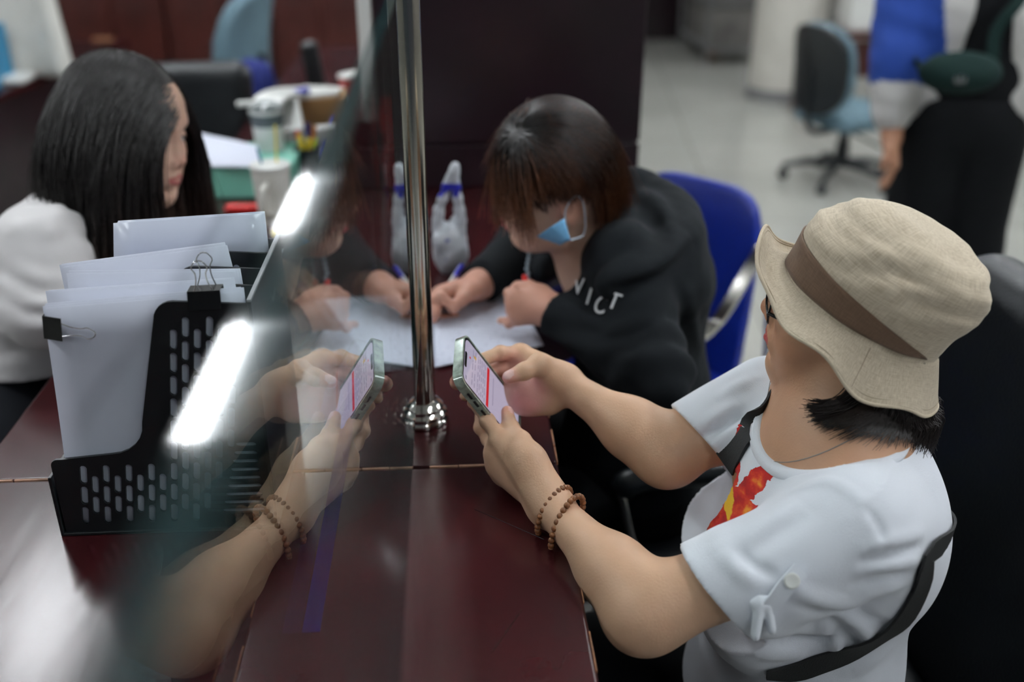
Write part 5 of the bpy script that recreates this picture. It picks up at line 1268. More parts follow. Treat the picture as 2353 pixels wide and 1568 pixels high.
# face mask pulled under the chin, hanging from the near ear
def mask():
    m = MB(); a = [F2.p(.040, .055, -.100), F2.p(-.004, .064, -.092), F2.p(-.020, .066, -.118), F2.p(.020, .056, -.132)]
    g = []
    n1, n2 = 9, 7
    A_ = at(1234, 543, 1.525); B_ = at(1297, 502, 1.495); C_ = at(1311, 552, 1.50); D_ = at(1288, 562, 1.53)
    for i in range(n1):
        u = i/(n1-1)
        for j in range(n2):
            w_ = j/(n2-1); p = (A_*(1-u)+B_*u)*(1-w_)+(D_*(1-u)+C_*u)*w_; g.append(p+-c_f*(.008*math.sin(PI*u)+.0018*math.sin(w_*16)))
    m.add(g, [(i*n2+j, (i+1)*n2+j, (i+1)*n2+j+1, i*n2+j+1) for i in range(n1-1) for j in range(n2-1)])
    o = m.build('face_mask', M['mask_blue'], auto=None); s_ = o.modifiers.new('t', 'SOLIDIFY'); s_.thickness = .0015; keep(tag(o, 'light blue face mask pulled down under the chin'), W2)
    lp = MB().tube(spline([B_, F2.p(.006, .080, -.045), F2.p(.004, .084, .000), F2.p(-.016, .086, .026), F2.p(-.026, .082, .0), F2.p(-.020, .076, -.06), C_], 24), .0012, 6).build('ear_loop', M['mask_white']); lp.parent = o; lp.matrix_parent_inverse = Matrix.Identity(4)
mask()
keep(MB().lathe([(0, -.006), (.004, -.004), (.006, 0), (.004, .004), (0, .006)], at(1392, 512, 1.60), 14).build('hair_bead', M['pearl'], auto=None), W2)
dr = [at(1212, 545, 1.66), at(1216, 580, 1.66), at(1213, 610, 1.66), at(1214, 640, 1.66)]
b_ = MB(); b_.tube(spline(dr, 14), .0022, 8)
for p_ in spline(dr, 9): b_.lathe([(0, -.004), (.0034, -.002), (.0040, 0), (.0034, .002), (0, .004)], p_+c_r*.002*random.Random(int(p_[2]*1e5)).uniform(-1, 1), 8)
keep(tag(b_.build('drawstring', mat('cord', (.28, .36, .42, 1), .6), auto=None), 'pale speckled drawstring'), W2)
trousers('trousers', V(T2[0]+.03, T2[1], .56), (V(.18, 1.50, .56), V(.18, 1.74, .56)), (V(.20, 1.50, .09), V(.18, 1.74, .09)), W2, M['black_cloth'], .078)
# pens
def pen(name, label, a, b_, m1, m2, r=.0045):
    a, b_ = np.asarray(a), np.asarray(b_); root = thing(name, label, 'pen', a); ax = nrm(b_-a); L = np.linalg.norm(b_-a)
    keep(MB().tube([a, a+ax*.012, a+ax*.02, a+ax*(L*.72)], [.0006, .0032, r, r], 12).build('barrel', m1), root)
    keep(MB().tube([a+ax*(L*.72), a+ax*(L-.004), b_], [r*1.05, r*1.05, r*.6], 12).build('cap', m2), root)
    clip_ = MB().strap([a+ax*L*.93+c_u*.001-c_f*(r+.001), a+ax*L*.66-c_f*(r+.001)], -c_f, .002, .0012).build('clip', m2); keep(clip_, root)
pen('pen', 'white pen with a blue end held upright in the writing hand', at(1000, 703, 1.690), pen_b, M['white_plastic'], M['blue_plastic'])
pen('pen', 'red and white pen gripped in the resting hand of the writing woman', at(1232, 700, 1.60), at(1203, 632, 1.61), M['white_plastic'], M['red_plastic'])
# blue visitor chair behind her
def blue_chair():
    p1 = onz(1484, 372, .93); p2 = onz(1766, 438, .93); mid = (p1+p2)/2; sd = nrm(p2-p1); fw = nrm(np.cross(sd, V(0, 0, 1))); 
    if fw[0] > 0: fw = -fw
    c = mid+fw*.27; c[2] = 0; root = thing('visitor_chair', 'blue vinyl chair with chrome arms behind the writing woman', 'chair', (c[0], c[1], 0))
    Wd = np.linalg.norm(p2-p1)/2+.012; tl = nrm(V(0, 0, 1)-fw*.12); B = np.stack([np.cross(sd, tl), sd, tl], 1)
    s = Sculpt(); bc = mid-V(0, 0, .28)+fw*.03
    def bk(P):
        q = (P-bc)@B; rad = (np.abs(q[:, 1]/(Wd+.0))**4.5+np.abs(q[:, 2]/.275)**4.5)**(1/4.5); th = .030*(1-np.clip(rad, 0, 1)**6*.5)
        return np.maximum((rad-1)*Wd, np.abs(q[:, 0]-.6*q[:, 1]**2)-th)
    s.ops.append((bk, .01, 'u')); s.lo = bc-.4; s.hi = bc+.4; v, f = s.mesh(.008)
    keep(mesh_obj('backrest', v, f, M['blue_vinyl']), root)
    soft_box('seat', c+V(0, 0, .44), (.23, Wd, .045), np.stack([fw, sd, V(0, 0, 1)], 1), M['blue_vinyl'], root, .012, .04)
    for s_ in (-1, 1):
        e = mid+sd*s_*(Wd+.025); 
        pts = spline([e-V(0, 0, .22), e-V(0, 0, .10)+fw*.04, e-V(0, 0, .24)+fw*.22, e-V(0, 0, .30)+fw*.42, V(e[0], e[1], .40)+fw*.50, V(e[0], e[1], .02)+fw*.46], 26)
        keep(MB().strap(pts, sd, .010, .028).build('arm', M['chrome'], auto=50), root)
        keep(MB().tube([V(e[0], e[1], .42)-fw*.02, V(e[0], e[1], .42)+fw*.48], .011, 10).tube([V(e[0], e[1], .66)+fw*.0, V(e[0], e[1], .012)-fw*.08], .011, 10).build('leg', M['chrome']), root)
    keep(MB().tube([mid+sd*-(Wd+.025)+V(0, 0, -.50), mid+sd*(Wd+.025)+V(0, 0, -.50)], .011, 10).build('crossbar', M['chrome']), root)
blue_chair()
# papers under her hands
def sheet(name, label, corners, z, m, group=None, sag=.002, seed=0, parent=None, lines=False):
    a, b_, c, d = [onz(x, y, z) for x, y in corners]; n = 14; g = []
    for i in range(n+1):
        for j in range(n+1):
            u, w_ = i/n, j/n; p = (a*(1-u)+b_*u)*(1-w_)+(d*(1-u)+c*u)*w_; e = max(abs(u-.5), abs(w_-.5))*2; p = p+V(0, 0, sag*(.6*math.sin(3*u+seed)+.5*math.sin(4*w_+seed*2))+sag*1.2*max(e-.8, 0)*5*.4+sag); g.append(p)
    mb = MB().add(g, [(i*(n+1)+j, (i+1)*(n+1)+j, (i+1)*(n+1)+j+1, i*(n+1)+j+1) for i in range(n) for j in range(n)]); o = mb.build(name, m, auto=None); s_ = o.modifiers.new('t', 'SOLIDIFY'); s_.thickness = .0003; s_.offset = 0
    if label: tag(o, label, 'paper', group)
    return o
def form_mat():
    m = mat('form', (0.66, 0.70, 0.82, 1), .75); nt = m.node_tree; n = nt.nodes; l = nt.links; b = n['Principled BSDF']; tc = n.new('ShaderNodeTexCoord')
    mp = n.new('ShaderNodeMapping'); mp.inputs['Rotation'].default_value = (0, 0, .35); l.new(tc.outputs['Object'], mp.inputs[0])
    br = n.new('ShaderNodeTexBrick'); br.inputs['Scale'].default_value = 1; br.inputs['Brick Width'].default_value = .055; br.inputs['Row Height'].default_value = .013; br.inputs['Mortar Size'].default_value = .0007; br.offset = .3
    br.inputs['Color1'].default_value = (0.66, 0.70, 0.82, 1); br.inputs['Color2'].default_value = (0.66, 0.70, 0.82, 1); br.inputs['Mortar'].default_value = (0.42, 0.45, 0.58, 1); l.new(mp.outputs[0], br.inputs[0]); l.new(br.outputs['Color'], b.inputs['Base Color']); return m
M['form'] = form_mat()
sheet('form_sheet', 'large printed form lying under the writing woman\'s hands beside the steel pole', [(995, 690), (1185, 668), (1250, 796), (1000, 848)], CZ+.0026, M['form'], seed=1, sag=.0016)
sheet('form_sheet', 'printed form behind the glass, reaching left of the steel pole', [(745, 690), (1000, 672), (1000, 846), (865, 860)], CZ+.0006, M['form'], seed=2, sag=.0010)
sheet('form_sheet', 'small folded slip between the writing woman\'s hands', [(1150, 690), (1195, 662), (1212, 690), (1185, 705)], CZ+.007, M['paper'], seed=3)
# plastic bag with blue print against the partition
def bag():
    c = onz(1036, 625, CZ); s = Sculpt(); 
    s.ell(c+V(0, 0, .045), (.034, .030, .050), None, .02); 
    for a in range(6): s.ell(c+V(.020*math.cos(a*1.1), .018*math.sin(a*1.7), .03+.012*a), (.014, .014, .020), None, .006)
    for sx in (-1, 1): s.chain(spline([c+V(.020*sx, 0, .07), c+V(.020*sx, 0, .115), c+V(.006*sx+.006, 0, .175), c+V(.012, 0, .205)], 9), np.linspace(.010, .006, 9), k=.008)
    def wr(P): return -(.0022*noise3(P, 120, 3)+.0012*noise3(P, 260, 4))
    s.op(wr, mode='d'); v, f = s.mesh(.0026); tz = v[:, 2]-c[2]
    blue = (noise3(v-c, 95, 8) > .10) & (((tz > .035) & (tz < .075)) | ((tz > .150) & (tz < .175)) | (tz > .20)) & (v[:, 0] > c[0]-.02)
    co = np.where(blue[:, None], V(.01, .012, .30), V(.50, .54, .58)); m = mat('bag_plastic', (1, 1, 1, 1), .35, attr='Col')
    tag(mesh_obj('plastic_bag', v, f, m, None, cols=co), 'knotted white plastic bag with blue print standing before the dark partition', 'bag')
bag()

# ================================================================= LONG HAIRED CLERK BEHIND THE COUNTER
SK3 = V(.54, .345, .26)
F3 = Frame((-.486, 1.678, 1.199), rot3(math.radians(-16), math.radians(-11), math.radians(-5)), .97)
W3 = thing('person', 'clerk with long dark hair and a white shirt seated behind the counter', 'person', (-.72, 1.6, 0))
nb3 = V(-.560, 1.645, 1.075); T3 = V(-.64, 1.60, .94); S3n = V(-.585, 1.475, 1.055); S3f = V(-.61, 1.79, 1.05)
E3n = at(88, 705, 1.50); W3n = V(-.33, 1.38, .950)
h3 = Sculpt(); sculpt_head(h3, F3, nose=-.004, neck=(nb3, .054)); h3.cap(nb3, T3+V(.02, 0, .08), .052, .075, k=.05); h3.ell(T3+V(0, 0, .03), (.09, .14, .11), None, .05)
v, f = h3.mesh(.0030, lo=(-.80, 1.45, .93), hi=(-.33, 1.86, 1.33), pad=0)
a3 = Sculpt(); W3f = V(-.33, 1.74, .935); E3f = V(-.52, 1.86, .945)
for w_, e_, sg in ((W3n, E3n, 1), (W3f, E3f, -1)):
    d_ = nrm(w_-e_); sd_ = nrm(np.cross(V(0, 0, 1), d_))*sg; up_ = V(0, 0, 1); q, mc = flat_hand(a3, w_, d_, -sd_ if sg > 0 else -sd_, up_, 'flat', .9)
    for m_, b0, L in zip(mc, (.026, .008, -.011, -.028), (.072, .080, .074, .058)): finger(a3, [m_, q(.085+L*.45, b0*1.1, .0), q(.085+L*.75, b0*1.15, -.014), q(.085+L, b0*1.15, -.026)], .0088, .0066)
    a3.chain([q(.030, .030, -.008), q(.060, .052, -.014), q(.085, .058, -.022)], [.014, .0105, .0078], k=.008); a3.cap(e_, w_, .034, .024, .02)
av, af = a3.mesh(.0032); V3, f3 = join_meshes([(v, f), (av, af)]); co = np.tile(SK3, (len(V3), 1)); co[:len(v)] = paint_head(co[:len(v)], v, F3, SK3, (.40, .12, .11), flush=.25)
keep(mesh_obj('body', V3, f3, M['skin'], None, cols=co), W3)
def blouse():
    T = Sculpt(); T.ell(T3, (.125, .175, .15), None, .05); T.cap(S3n, S3f, .060, k=.05); T.ell(T3+V(-.01, 0, -.17), (.14, .18, .16), None, .06); T.ell(T3+V(-.03, 0, -.30), (.15, .185, .11), None, .06)
    T.ell(T3+V(.085, -.07, -.03), (.05, .06, .06), None, .04); T.ell(T3+V(.085, .07, -.03), (.05, .06, .06), None, .04)
    T.cap(S3n, E3n, .064, .052, k=.05); T.cap(E3n, W3n*.9+E3n*.1, .052, .036, k=.03); T.cap(S3f, E3f, .064, .052, k=.05); T.cap(E3f, W3f*.9+E3f*.1, .052, .036, k=.03)
    T.cap(nb3+V(.01, -.052, .0), nb3+V(.05, -.01, -.03), .012, .010, k=.02); T.cap(nb3+V(-.045, -.03, .01), nb3+V(-.045, .03, .01), .015, k=.02); T.cap(nb3+V(-.045, -.03, .012), nb3+V(.01, -.052, .0), .014, k=.02)
    def fold(P):
        d = .0060*noise3(P*V(1, 1, 1.6), 22, 13)+.0035*noise3(P*V(1, 1, 1.8), 48, 14)
        for c, dr, wl, am, rd in ((S3n*.5+E3n*.5, V(.7, -.5, .3), .045, .010, .10), (E3n*.9+V(-.06, 0, -.02), V(.2, .1, 1), .040, .011, .10), (T3+V(-.02, -.15, -.12), V(-.3, 0, 1), .050, .010, .12), (S3n+V(-.02, -.01, 0), V(.5, .2, 1), .05, .006, .08)):
            d += seg_wr(P, c, dr, wl*2, am, .7, rd, along=V(.4, 1, 0))
        return -d+cf(P)
    base = Sculpt(); base.ops = list(T.ops)
    cf = crease_field(base, [([(60, 475), (150, 440), (240, 455)], .010, .008), ([(50, 500), (140, 468), (240, 478)], .009, -.008), ([(40, 530), (130, 500), (235, 500)], .010, .008), ([(95, 565), (180, 540), (262, 560)], .010, -.008), ([(20, 600), (90, 640), (180, 640)], .011, .010), ([(12, 625), (85, 668), (170, 665)], .010, -.009), ([(10, 655), (80, 695), (160, 690)], .011, .010), ([(8, 690), (72, 722), (135, 720)], .009, -.009), ([(5, 710), (70, 745), (125, 748)], .010, .009), ([(150, 450), (120, 520), (110, 600)], .012, .006)], 1.0, 2.2, 1., 0, 0)
    T.op(fold, mode='d')
    def cuts(P, d):
        q = P-(nb3+V(.03, 0, .0)); ax = nrm(V(.45, 0, .9)); u = nrm(np.cross(V(0, 1, 0), ax)); r = np.sqrt(((q@u)/.075)**2+(q[:, 1]/.050)**2); d = np.maximum(d, -np.maximum((r-1)*.055, -(q@ax+.06)))
        for w0, e0 in ((W3n, E3n), (W3f, E3f)):
            ax = nrm(w0-e0); q = P-(w0-ax*.02); h_ = q@ax; rad = np.linalg.norm(q-h_[:, None]*ax, axis=1); d = np.maximum(d, -np.maximum(-h_, rad-.06))
        return d
    T.op(cuts, mode='g'); T.op(lambda P, d: np.maximum(d, .862-P[:, 2]), mode='g'); v, f = T.mesh(.0055, pad=.02); keep(tag(mesh_obj('shirt', v, f, M['shirt_cream']), 'white long sleeved shirt'), W3)
blouse()
rs = np.random.RandomState(5)
def hair3():
    c0, r0 = (-.014, 0, .034), V(.107, .0845, .0985)
    def ok(q): return ~((q[:, 0] > .047+.5*np.maximum(q[:, 2]-.040, 0)) & (q[:, 2] < .042-14*q[:, 1]**2)) & (q[:, 2] > -.05)
    roots, nl, q = surf_points(F3, c0, r0, 6500, rs, ok)
    dn = -F3.d(0, 0, 1)
    col = [(F3.p(*c0), F3.R, (r0+.003)*F3.s), (F3.p(.016, 0, -.035), F3.R, V(.070, .070, .078)*F3.s), (F3.p(-.035, 0, -.08), F3.R, V(.052, .056, .11)*F3.s), (T3+V(0, 0, .0), np.eye(3), V(.085, .14, .12)), (S3n+V(0, 0, -.010), np.eye(3), V(.050, .055, .055))]
    sy = np.where(q[:, 1] > .012, 1., -1.)[:, None]; ft = np.clip((q[:, 0]+.01)/.06, 0, 1)[:, None]
    D0 = F3.d(0, 1, 0)*sy*(.6+.6*ft)+F3.d(-1, 0, 0)*.15-F3.d(0, 0, 1)*.4
    # near side hair hangs beside the face, in front of the shoulder; the rest goes down the back
    G0 = V(0, 0, -1.)+F3.d(1, 0, 0)*(-.10*ft+.06*(1-ft))-F3.d(0, 1, 0)*sy*.22*(1-ft)
    L = rs.uniform(.30, .40, len(q))+.07*(1-ft[:, 0])
    def g(P, t): return G0*(.30+.9*t)+F3.d(0, 1, 0)*sy*max(.20-t, 0)*.9
    pa = grow(roots, D0, L, 20, col, g, rs, jitter=.030)
    o = ribbons('hair', pa, .0011, M['hair_col'], None, taper=.35)
    n = len(pa); t = np.linspace(0, 1, 20); dark = V(.010, .0075, .0070); tip = V(.062, .024, .012)
    m_ = np.clip((t[None, :]-.45)/.5, 0, 1)*(.5+.5*rs.rand(n))[:, None]; cc = dark*(1-m_[..., None])+tip*m_[..., None]; cc = np.repeat(cc, 3, axis=1).reshape(-1, 3)
    a = o.data.color_attributes.new('Col', 'FLOAT_COLOR', 'POINT'); a.data.foreach_set('color', np.concatenate([cc, np.ones((len(cc), 1))], 1).astype(np.float32).ravel())
    keep(tag(o, 'long straight dark hair turning brown at the ends'), W3)
    hb = Sculpt(); hb.ell(F3.p(*c0), (r0+.001)*F3.s, F3.R, .02); hb.ell(F3.p(-.045, 0, -.035), V(.062, .074, .075)*F3.s, F3.R, .03); hb.ell(F3.p(-.010, -.062, -.045), V(.048, .022, .075)*F3.s, F3.R, .02); hb.ell(F3.p(-.010, .062, -.045), V(.048, .022, .075)*F3.s, F3.R, .02)
    def cutf(P, d): q = F3.loc(P); return np.maximum(d, q[:, 0]-.052-1.6*np.maximum(q[:, 2]-.034, 0))
    hb.op(cutf, mode='g'); v, f = hb.mesh(.004); keep(mesh_obj('hair_mass', v, f, M['hair_black']), W3)
hair3()
trousers('trousers', V(T3[0]-.05, T3[1], .56), (V(-.62, 1.44, .52), V(-.62, 1.72, .56)), (V(-.66, 1.40, .09), V(-.70, 1.74, .09)), W3, mat('navy_cloth', (.006, .008, .014, 1), .85), .090)
s = Sculpt(); s.ell((-.715, 1.56, .74), (.148, .215, .150), None, .04); s.ell((-.78, 1.47, .66), (.20, .26, .13), None, .05); s.cap((-.80, 1.50, .64), (-.68, 1.22, .64), .11, .095, .05); v, f = s.mesh(.008); keep(mesh_obj('skirt', v, f, mat('skirt_cloth', (.006, .008, .014, 1), .85)), W3)
def stool(name, label, c):
    root = thing(name, label, 'chair', c); soft_box('seat', V(c[0], c[1], .455), (.24, .24, .045), np.eye(3), M['black_leather'], root, .012, .04); star_base(root, V(c[0], c[1], 0), M['black_plastic'], .40)
stool('swivel_stool', 'black swivel seat under the long haired clerk', (-.78, 1.6, 0))
stool('swivel_stool', 'black swivel seat under the woman writing in the hoodie', (T2[0]+.03, T2[1], 0))

# ================================================================= MAN OR WOMAN STANDING AT RIGHT
def standing():
    g = onz(2250, 700, 0); R0 = at(2215, 120, 3.05); X, Y = R0[0]+.04, R0[1]
    W = thing('person', 'standing person in a blue and white jacket and black trousers with a green waist bag', 'person', (X, Y, 0))
    sk = V(.40, .20, .12); yaw = math.radians(-108)    # facing the camera side
    fw = V(math.cos(yaw), math.sin(yaw), 0); lf = V(-fw[1], fw[0], 0); up = V(0, 0, 1); B = lambda a, b_, c: V(X, Y, 0)+fw*a+lf*b_+up*c
    R_ = np.stack([fw, lf, up], 1)
    Fh = Frame(B(.02, 0, 1.55), R_, 1.0)
    s = Sculpt(); sculpt_head(s, Fh, nose=-.002, neck=(B(-.01, 0, 1.36), .056)); s.cap(B(-.01, 0, 1.40), B(0, 0, 1.25), .06, .09, k=.05)
    wrist = at(2048, 318, 3.10); hd = at(2050, 405, 3.12); ar = s; ar.chain([wrist, at(2065, 140, 3.08), at(2095, -120, 3.05), B(0, 0, 1.33)], [.028, .038, .045, .06], k=.02); d_ = nrm(hd-wrist); sd_ = nrm(fw-d_*(fw@d_)); nn3 = np.cross(d_, sd_)
    q, mc = flat_hand(ar, wrist, d_, sd_, nn3 if nn3@c_f < 0 else -nn3, 'h', 1.0)
    for m_, b0, L in zip(mc, (.026, .008, -.011, -.028), (.070, .078, .072, .056)): finger(ar, [m_, q(.085+L*.40, b0, -.006), q(.083+L*.72, b0, -.018), q(.080+L*.92, b0, -.032)], .0092, .0070)
    ar.chain([q(.030, .028, -.010), q(.062, .040, -.020), q(.090, .036, -.030)], [.015, .012, .009], k=.008); ar.cap(wrist, wrist-d_*.08, .026, .03, .02)
    VV, ff = ar.mesh(.005); co = paint_head(np.tile(sk, (len(VV), 1)), VV, Fh, sk, (.3, .1, .09)); keep(mesh_obj('body', VV, ff, M['skin'], None, cols=co), W)
    hr = Sculpt(); hr.ell(Fh.p(-.015, 0, .04), (.105, .084, .094), R_, .02); hr.op(lambda P, d: np.maximum(d, np.minimum(Fh.loc(P)[:, 0]-.0-1.2*np.maximum(Fh.loc(P)[:, 2]-.02, 0), .075-Fh.loc(P)[:, 2])), mode='g'); v, f = hr.mesh(.006); keep(mesh_obj('hair', v, f, M['hair_black']), W)
    # black top and trousers
    t = Sculpt(); t.ell(B(0, 0, 1.18), (.11, .16, .20), R_, .05); t.ell(B(0, 0, .98), (.115, .155, .16), R_, .05); v, f = t.mesh(.012); keep(mesh_obj('black_top', v, f, M['black_cloth']), W)
    p = Sculpt(); p.ell(B(0, 0, .88), (.13, .175, .15), R_, .05)
    for sg in (1, -1): p.cap(B(0, .085*sg, .80), B(.01, .090*sg, .45), .115, .098, .04); p.cap(B(.01, .090*sg, .45), B(-.01, .095*sg, .07), .098, .085, .04)
    p.op(lambda P: -.004*noise3(P, 14, 2), mode='d'); v, f = p.mesh(.012); keep(mesh_obj('trousers', v, f, M['black_cloth']), W)
    for sg in (1, -1):
        sh = Sculpt(); sh.cap(B(-.03, .12*sg, .045), B(.15, .13*sg, .035), .045, .038, .02); sh.op(lambda P, d: np.maximum(d, .002-P[:, 2]), mode='g'); v, f = sh.mesh(.008); keep(mesh_obj('shoe', v, f, M['black_plastic']), W)
    # open jacket: blue shoulders and sleeves, white forearms and body
    sl = at(2095, -120, 3.05); el = at(2065, 140, 3.08); wr = at(2046, 300, 3.10); sr = B(0, -.20, 1.36)
    if (sl-B(0, .2, 1.36))@lf < 0: pass
    j = Sculpt(); j.ell(B(-.015, 0, 1.18), (.135, .195, .21), R_, .05); j.ell(B(-.03, 0, .93), (.135, .215, .20), R_, .06)
    j.cap(sl, el, .085, .082, .05); j.cap(el, wr*.75+el*.25, .080, .066, .04); j.cap(wr*.80+el*.20, wr, .046, .044, .008)
    sR = at(2420, -60, 3.0); j.cap(sR, at(2470, 220, 3.0), .085, .075, .05); j.cap(B(0, .15, 1.34), sl, .07, k=.05) if False else None
    def cut(P, d):
        q = (P-V(X, Y, 0))@R_; open_ = np.abs(q[:, 1]-.01)-(.050+.16*np.clip(1.22-q[:, 2], 0, .6)); near = np.linalg.norm(P-wr, axis=1)
        d = np.maximum(d, -np.maximum(open_, -(q[:, 0]-.015))); d = np.maximum(d, .72+.5*np.abs(q[:, 1])*0-q[:, 2]+np.where(near < .3, -1., 0)); ax = nrm(wr-el); h_ = (P-wr)@ax; d = np.maximum(d, np.where(near < .12, h_, -1)); return d
    j.op(lambda P: -(.009*noise3(P, 16, 5)+.006*noise3(P, 38, 6)), mode='d'); j.op(cut, mode='g'); v, f = j.mesh(.009, pad=.03)
    arm_h = ((v-el)@nrm(wr-el)); onarm = np.linalg.norm(np.cross(v-el, nrm(wr-el)), axis=1) < .13
    fcn = v[f].mean(1); ah = (fcn-el)@nrm(wr-el); oa = np.linalg.norm(np.cross(fcn-el, nrm(wr-el)), axis=1) < .14; ql = (fcn-V(X, Y, 0))@R_
    blue = (oa & (ah < .075)) | (fcn[:, 2] > 1.40) | ((ql[:, 1] < -.16) & (fcn[:, 2] > 1.05) & ~oa)
    keep(tag(mesh_obj('jacket', v, f, None, None, mats=[M['white_cloth'], M['blue_cloth']], fm=blue.astype(int)), 'open jacket with blue sleeves and white cuffs'), W)
    # waist bag across the stomach with its strap
    bc = at(2205, 165, 2.86); bag_ = Sculpt()
    Rb = np.stack([nrm(np.cross(c_f, V(0, 0, 1))), nrm(V(0, 0, 1)), nrm(V(c_f[0], c_f[1], 0))], 1)
    bag_.ell(bc, (.120, .058, .045), Rb, .02); bag_.ell(bc+Rb[:, 0]*.01-V(0, 0, .012), (.105, .048, .060), Rb, .02); v, f = bag_.mesh(.006); bo = mesh_obj('waist_bag', v, f, M['green_bag']); keep(tag(bo, 'dark green waist bag'), W)
    stp = MB().strap(spline([bc+Rb[:, 0]*.09+V(0, 0, .02), at(2290, 70, 2.83), at(2345, 0, 2.82), at(2400, -90, 2.9), B(-.02, .03, 1.44)], 14), -Rb[:, 2], .036, .004).strap(spline([bc-Rb[:, 0]*.10, at(2110, 150, 2.95), at(2085, 120, 3.1)], 8), -Rb[:, 2], .03, .004).build('bag_strap', M['green_bag'], auto=40); stp.parent = bo; stp.matrix_parent_inverse = Matrix.Identity(4)
    lg = MB(); lc = bc-Rb[:, 2]*.060-V(0, 0, .008)-Rb[:, 0]*.02
    for a, b_ in ((-.016, .006), (0, .010), (.016, .006)): lg.tube([lc+Rb[:, 0]*a*.7+V(0, 0, -.004), lc+Rb[:, 0]*a+V(0, 0, b_)], .0016, 6)
    lg.tube([lc+Rb[:, 0]*-.018+V(0, 0, -.006), lc+Rb[:, 0]*.018+V(0, 0, -.006)], .0018, 6); lg.tube([lc+Rb[:, 0]*-.014+V(0, 0, -.013), lc+Rb[:, 0]*.014+V(0, 0, -.013)], .0012, 6)
    l_ = lg.build('emblem', M['grey']); l_.parent = bo; l_.matrix_parent_inverse = Matrix.Identity(4)
standing()

# ================================================================= FURNITURE BEYOND
cb = onz(1925, 418, 0); task_chair('swivel_chair', 'blue-grey swivel chair with a black back shell by the white column', (cb[0], cb[1]), math.radians(22), M['grey_blue'], .37, .64, bh=.22, bw=.19, shell=True)
def back_shell():
    pass
co_ = onz(1815, 236, 0); r = thing('round_column', 'thick round cream column standing on the tiled floor', 'column', (co_[0], co_[1]+.2, 0)); r['kind'] = 'structure'; del r['category']
keep(MB().lathe([(.26, .09), (.26, 2.9)], (co_[0], co_[1]+.2, 0), 40).build('shaft', M['plaster']), r); keep(MB().lathe([(.275, 0), (.275, .09), (.262, .092)], (co_[0], co_[1]+.2, 0), 40).build('base_ring', M['grey']), r)
bx = onz(1862, 262, 0); tag(MB().bb((bx[0]-.10, bx[1], 0), (bx[0]+.06, bx[1]+.16, .20), .01).build('low_box', M['red_wood']), 'low brown wooden box at the foot of the white column', 'box')
cabp = onz(1990, 262, 0)
r = thing('wooden_stand', 'red brown wooden stand under the white planter', 'stand', (cabp[0], cabp[1], 0)); t_ = MB().bb((cabp[0]-.30, cabp[1], .52), (cabp[0]+.25, cabp[1]+.4, .56), .004)
keep(t_.build('top', M['red_wood']), r)
for a, b_ in ((-.28, .02), (.20, .02), (-.28, .35), (.20, .35)): keep(MB().bb((cabp[0]+a, cabp[1]+b_, 0), (cabp[0]+a+.05, cabp[1]+b_+.05, .52), .004).build('leg', M['red_wood']), r)
keep(MB().bb((cabp[0]-.26, cabp[1]+.03, .25), (cabp[0]+.22, cabp[1]+.05, .50), .004).build('apron', M['red_wood']), r)
pl = cabp+V(-.02, .18, .56); r = thing('planter', 'white square planter holding an upright green plant', 'plant pot', pl)
keep(MB().box(pl+V(0, 0, .13), (.34, .26, .26), None, .012).build('pot', M['white_plastic']), r)
rs = np.random.RandomState(9); fo = MB()
for i in range(16):
    a = rs.uniform(0, 6.28); b0 = pl+V(rs.uniform(-.05, .05), rs.uniform(-.05, .05), .25); tp = b0+V(math.cos(a)*.10, math.sin(a)*.08, rs.uniform(.35, .6)); fo.strap(spline([b0, (b0+tp)/2+V(0, 0, .03), tp], 8), nrm(V(math.cos(a), math.sin(a), .3)), .035, .002)
keep(fo.build('foliage', M['green']), r)
pk = onz(2090, 250, 0); tag(MB().bb((pk[0]-.02, pk[1]+.1, 0), (pk[0]+.22, pk[1]+.14, 2.1), .004).build('notice_board', M['red_wood']), 'tall dark red upright board behind the person in the blue and white jacket', 'board')
bl = onz(1922, 240, 0); tag(MB().tube([(bl[0], bl[1], 0), (bl[0], bl[1], .92)], .035, 12).build('bollard', M['black_plastic']), 'short black post standing in front of the white planter', 'post')
# doorway and grey machine along the back
dd = ony(1540, 40, 10.6); dl = onz(1478, 92, 0); dr_ = onz(1602, 78, 0)
s_ = struct(MB().bb((dl[0]-.9, dl[1], 0), (dr_[0], dl[1]+.12, 2.4)).build('door_1', M['lacquer_dark'], smooth=False))
tag(MB().bb((dr_[0]+.02, dl[1]-.05, 0), (dr_[0]+.12, dl[1]+.05, 2.3), .004).build('orange_post', M['orange']), 'narrow orange upright panel beside the dark doorway', 'panel')
gm = onz(1690, 150, 0)
r = thing('storage_rack', 'grey cluttered rack standing between the doorway and the white column', 'rack', (gm[0], gm[1], 0))
for i, z in enumerate((.12, .5, .9, 1.3, 1.7)): keep(MB().bb((gm[0]-.28, gm[1], z), (gm[0]+.32, gm[1]+1.1, z+.03), .003).build('shelf', M['grey']), r)
for a in (-.28, .29):
    for b_ in (0, 1.07): keep(MB().bb((gm[0]+a, gm[1]+b_, 0), (gm[0]+a+.03, gm[1]+b_+.03, 1.8), .002).build('post', M['grey']), r)
keep(MB().bb((gm[0]-.24, gm[1]+.02, .15), (gm[0]+.28, gm[1]+1.0, .48), .02).bb((gm[0]-.2, gm[1]+.02, .53), (gm[0]+.25, gm[1]+.9, .86), .02).bb((gm[0]-.24, gm[1]+.02, .93), (gm[0]+.2, gm[1]+.9, 1.25), .02).build('bin', M['concrete']), r)
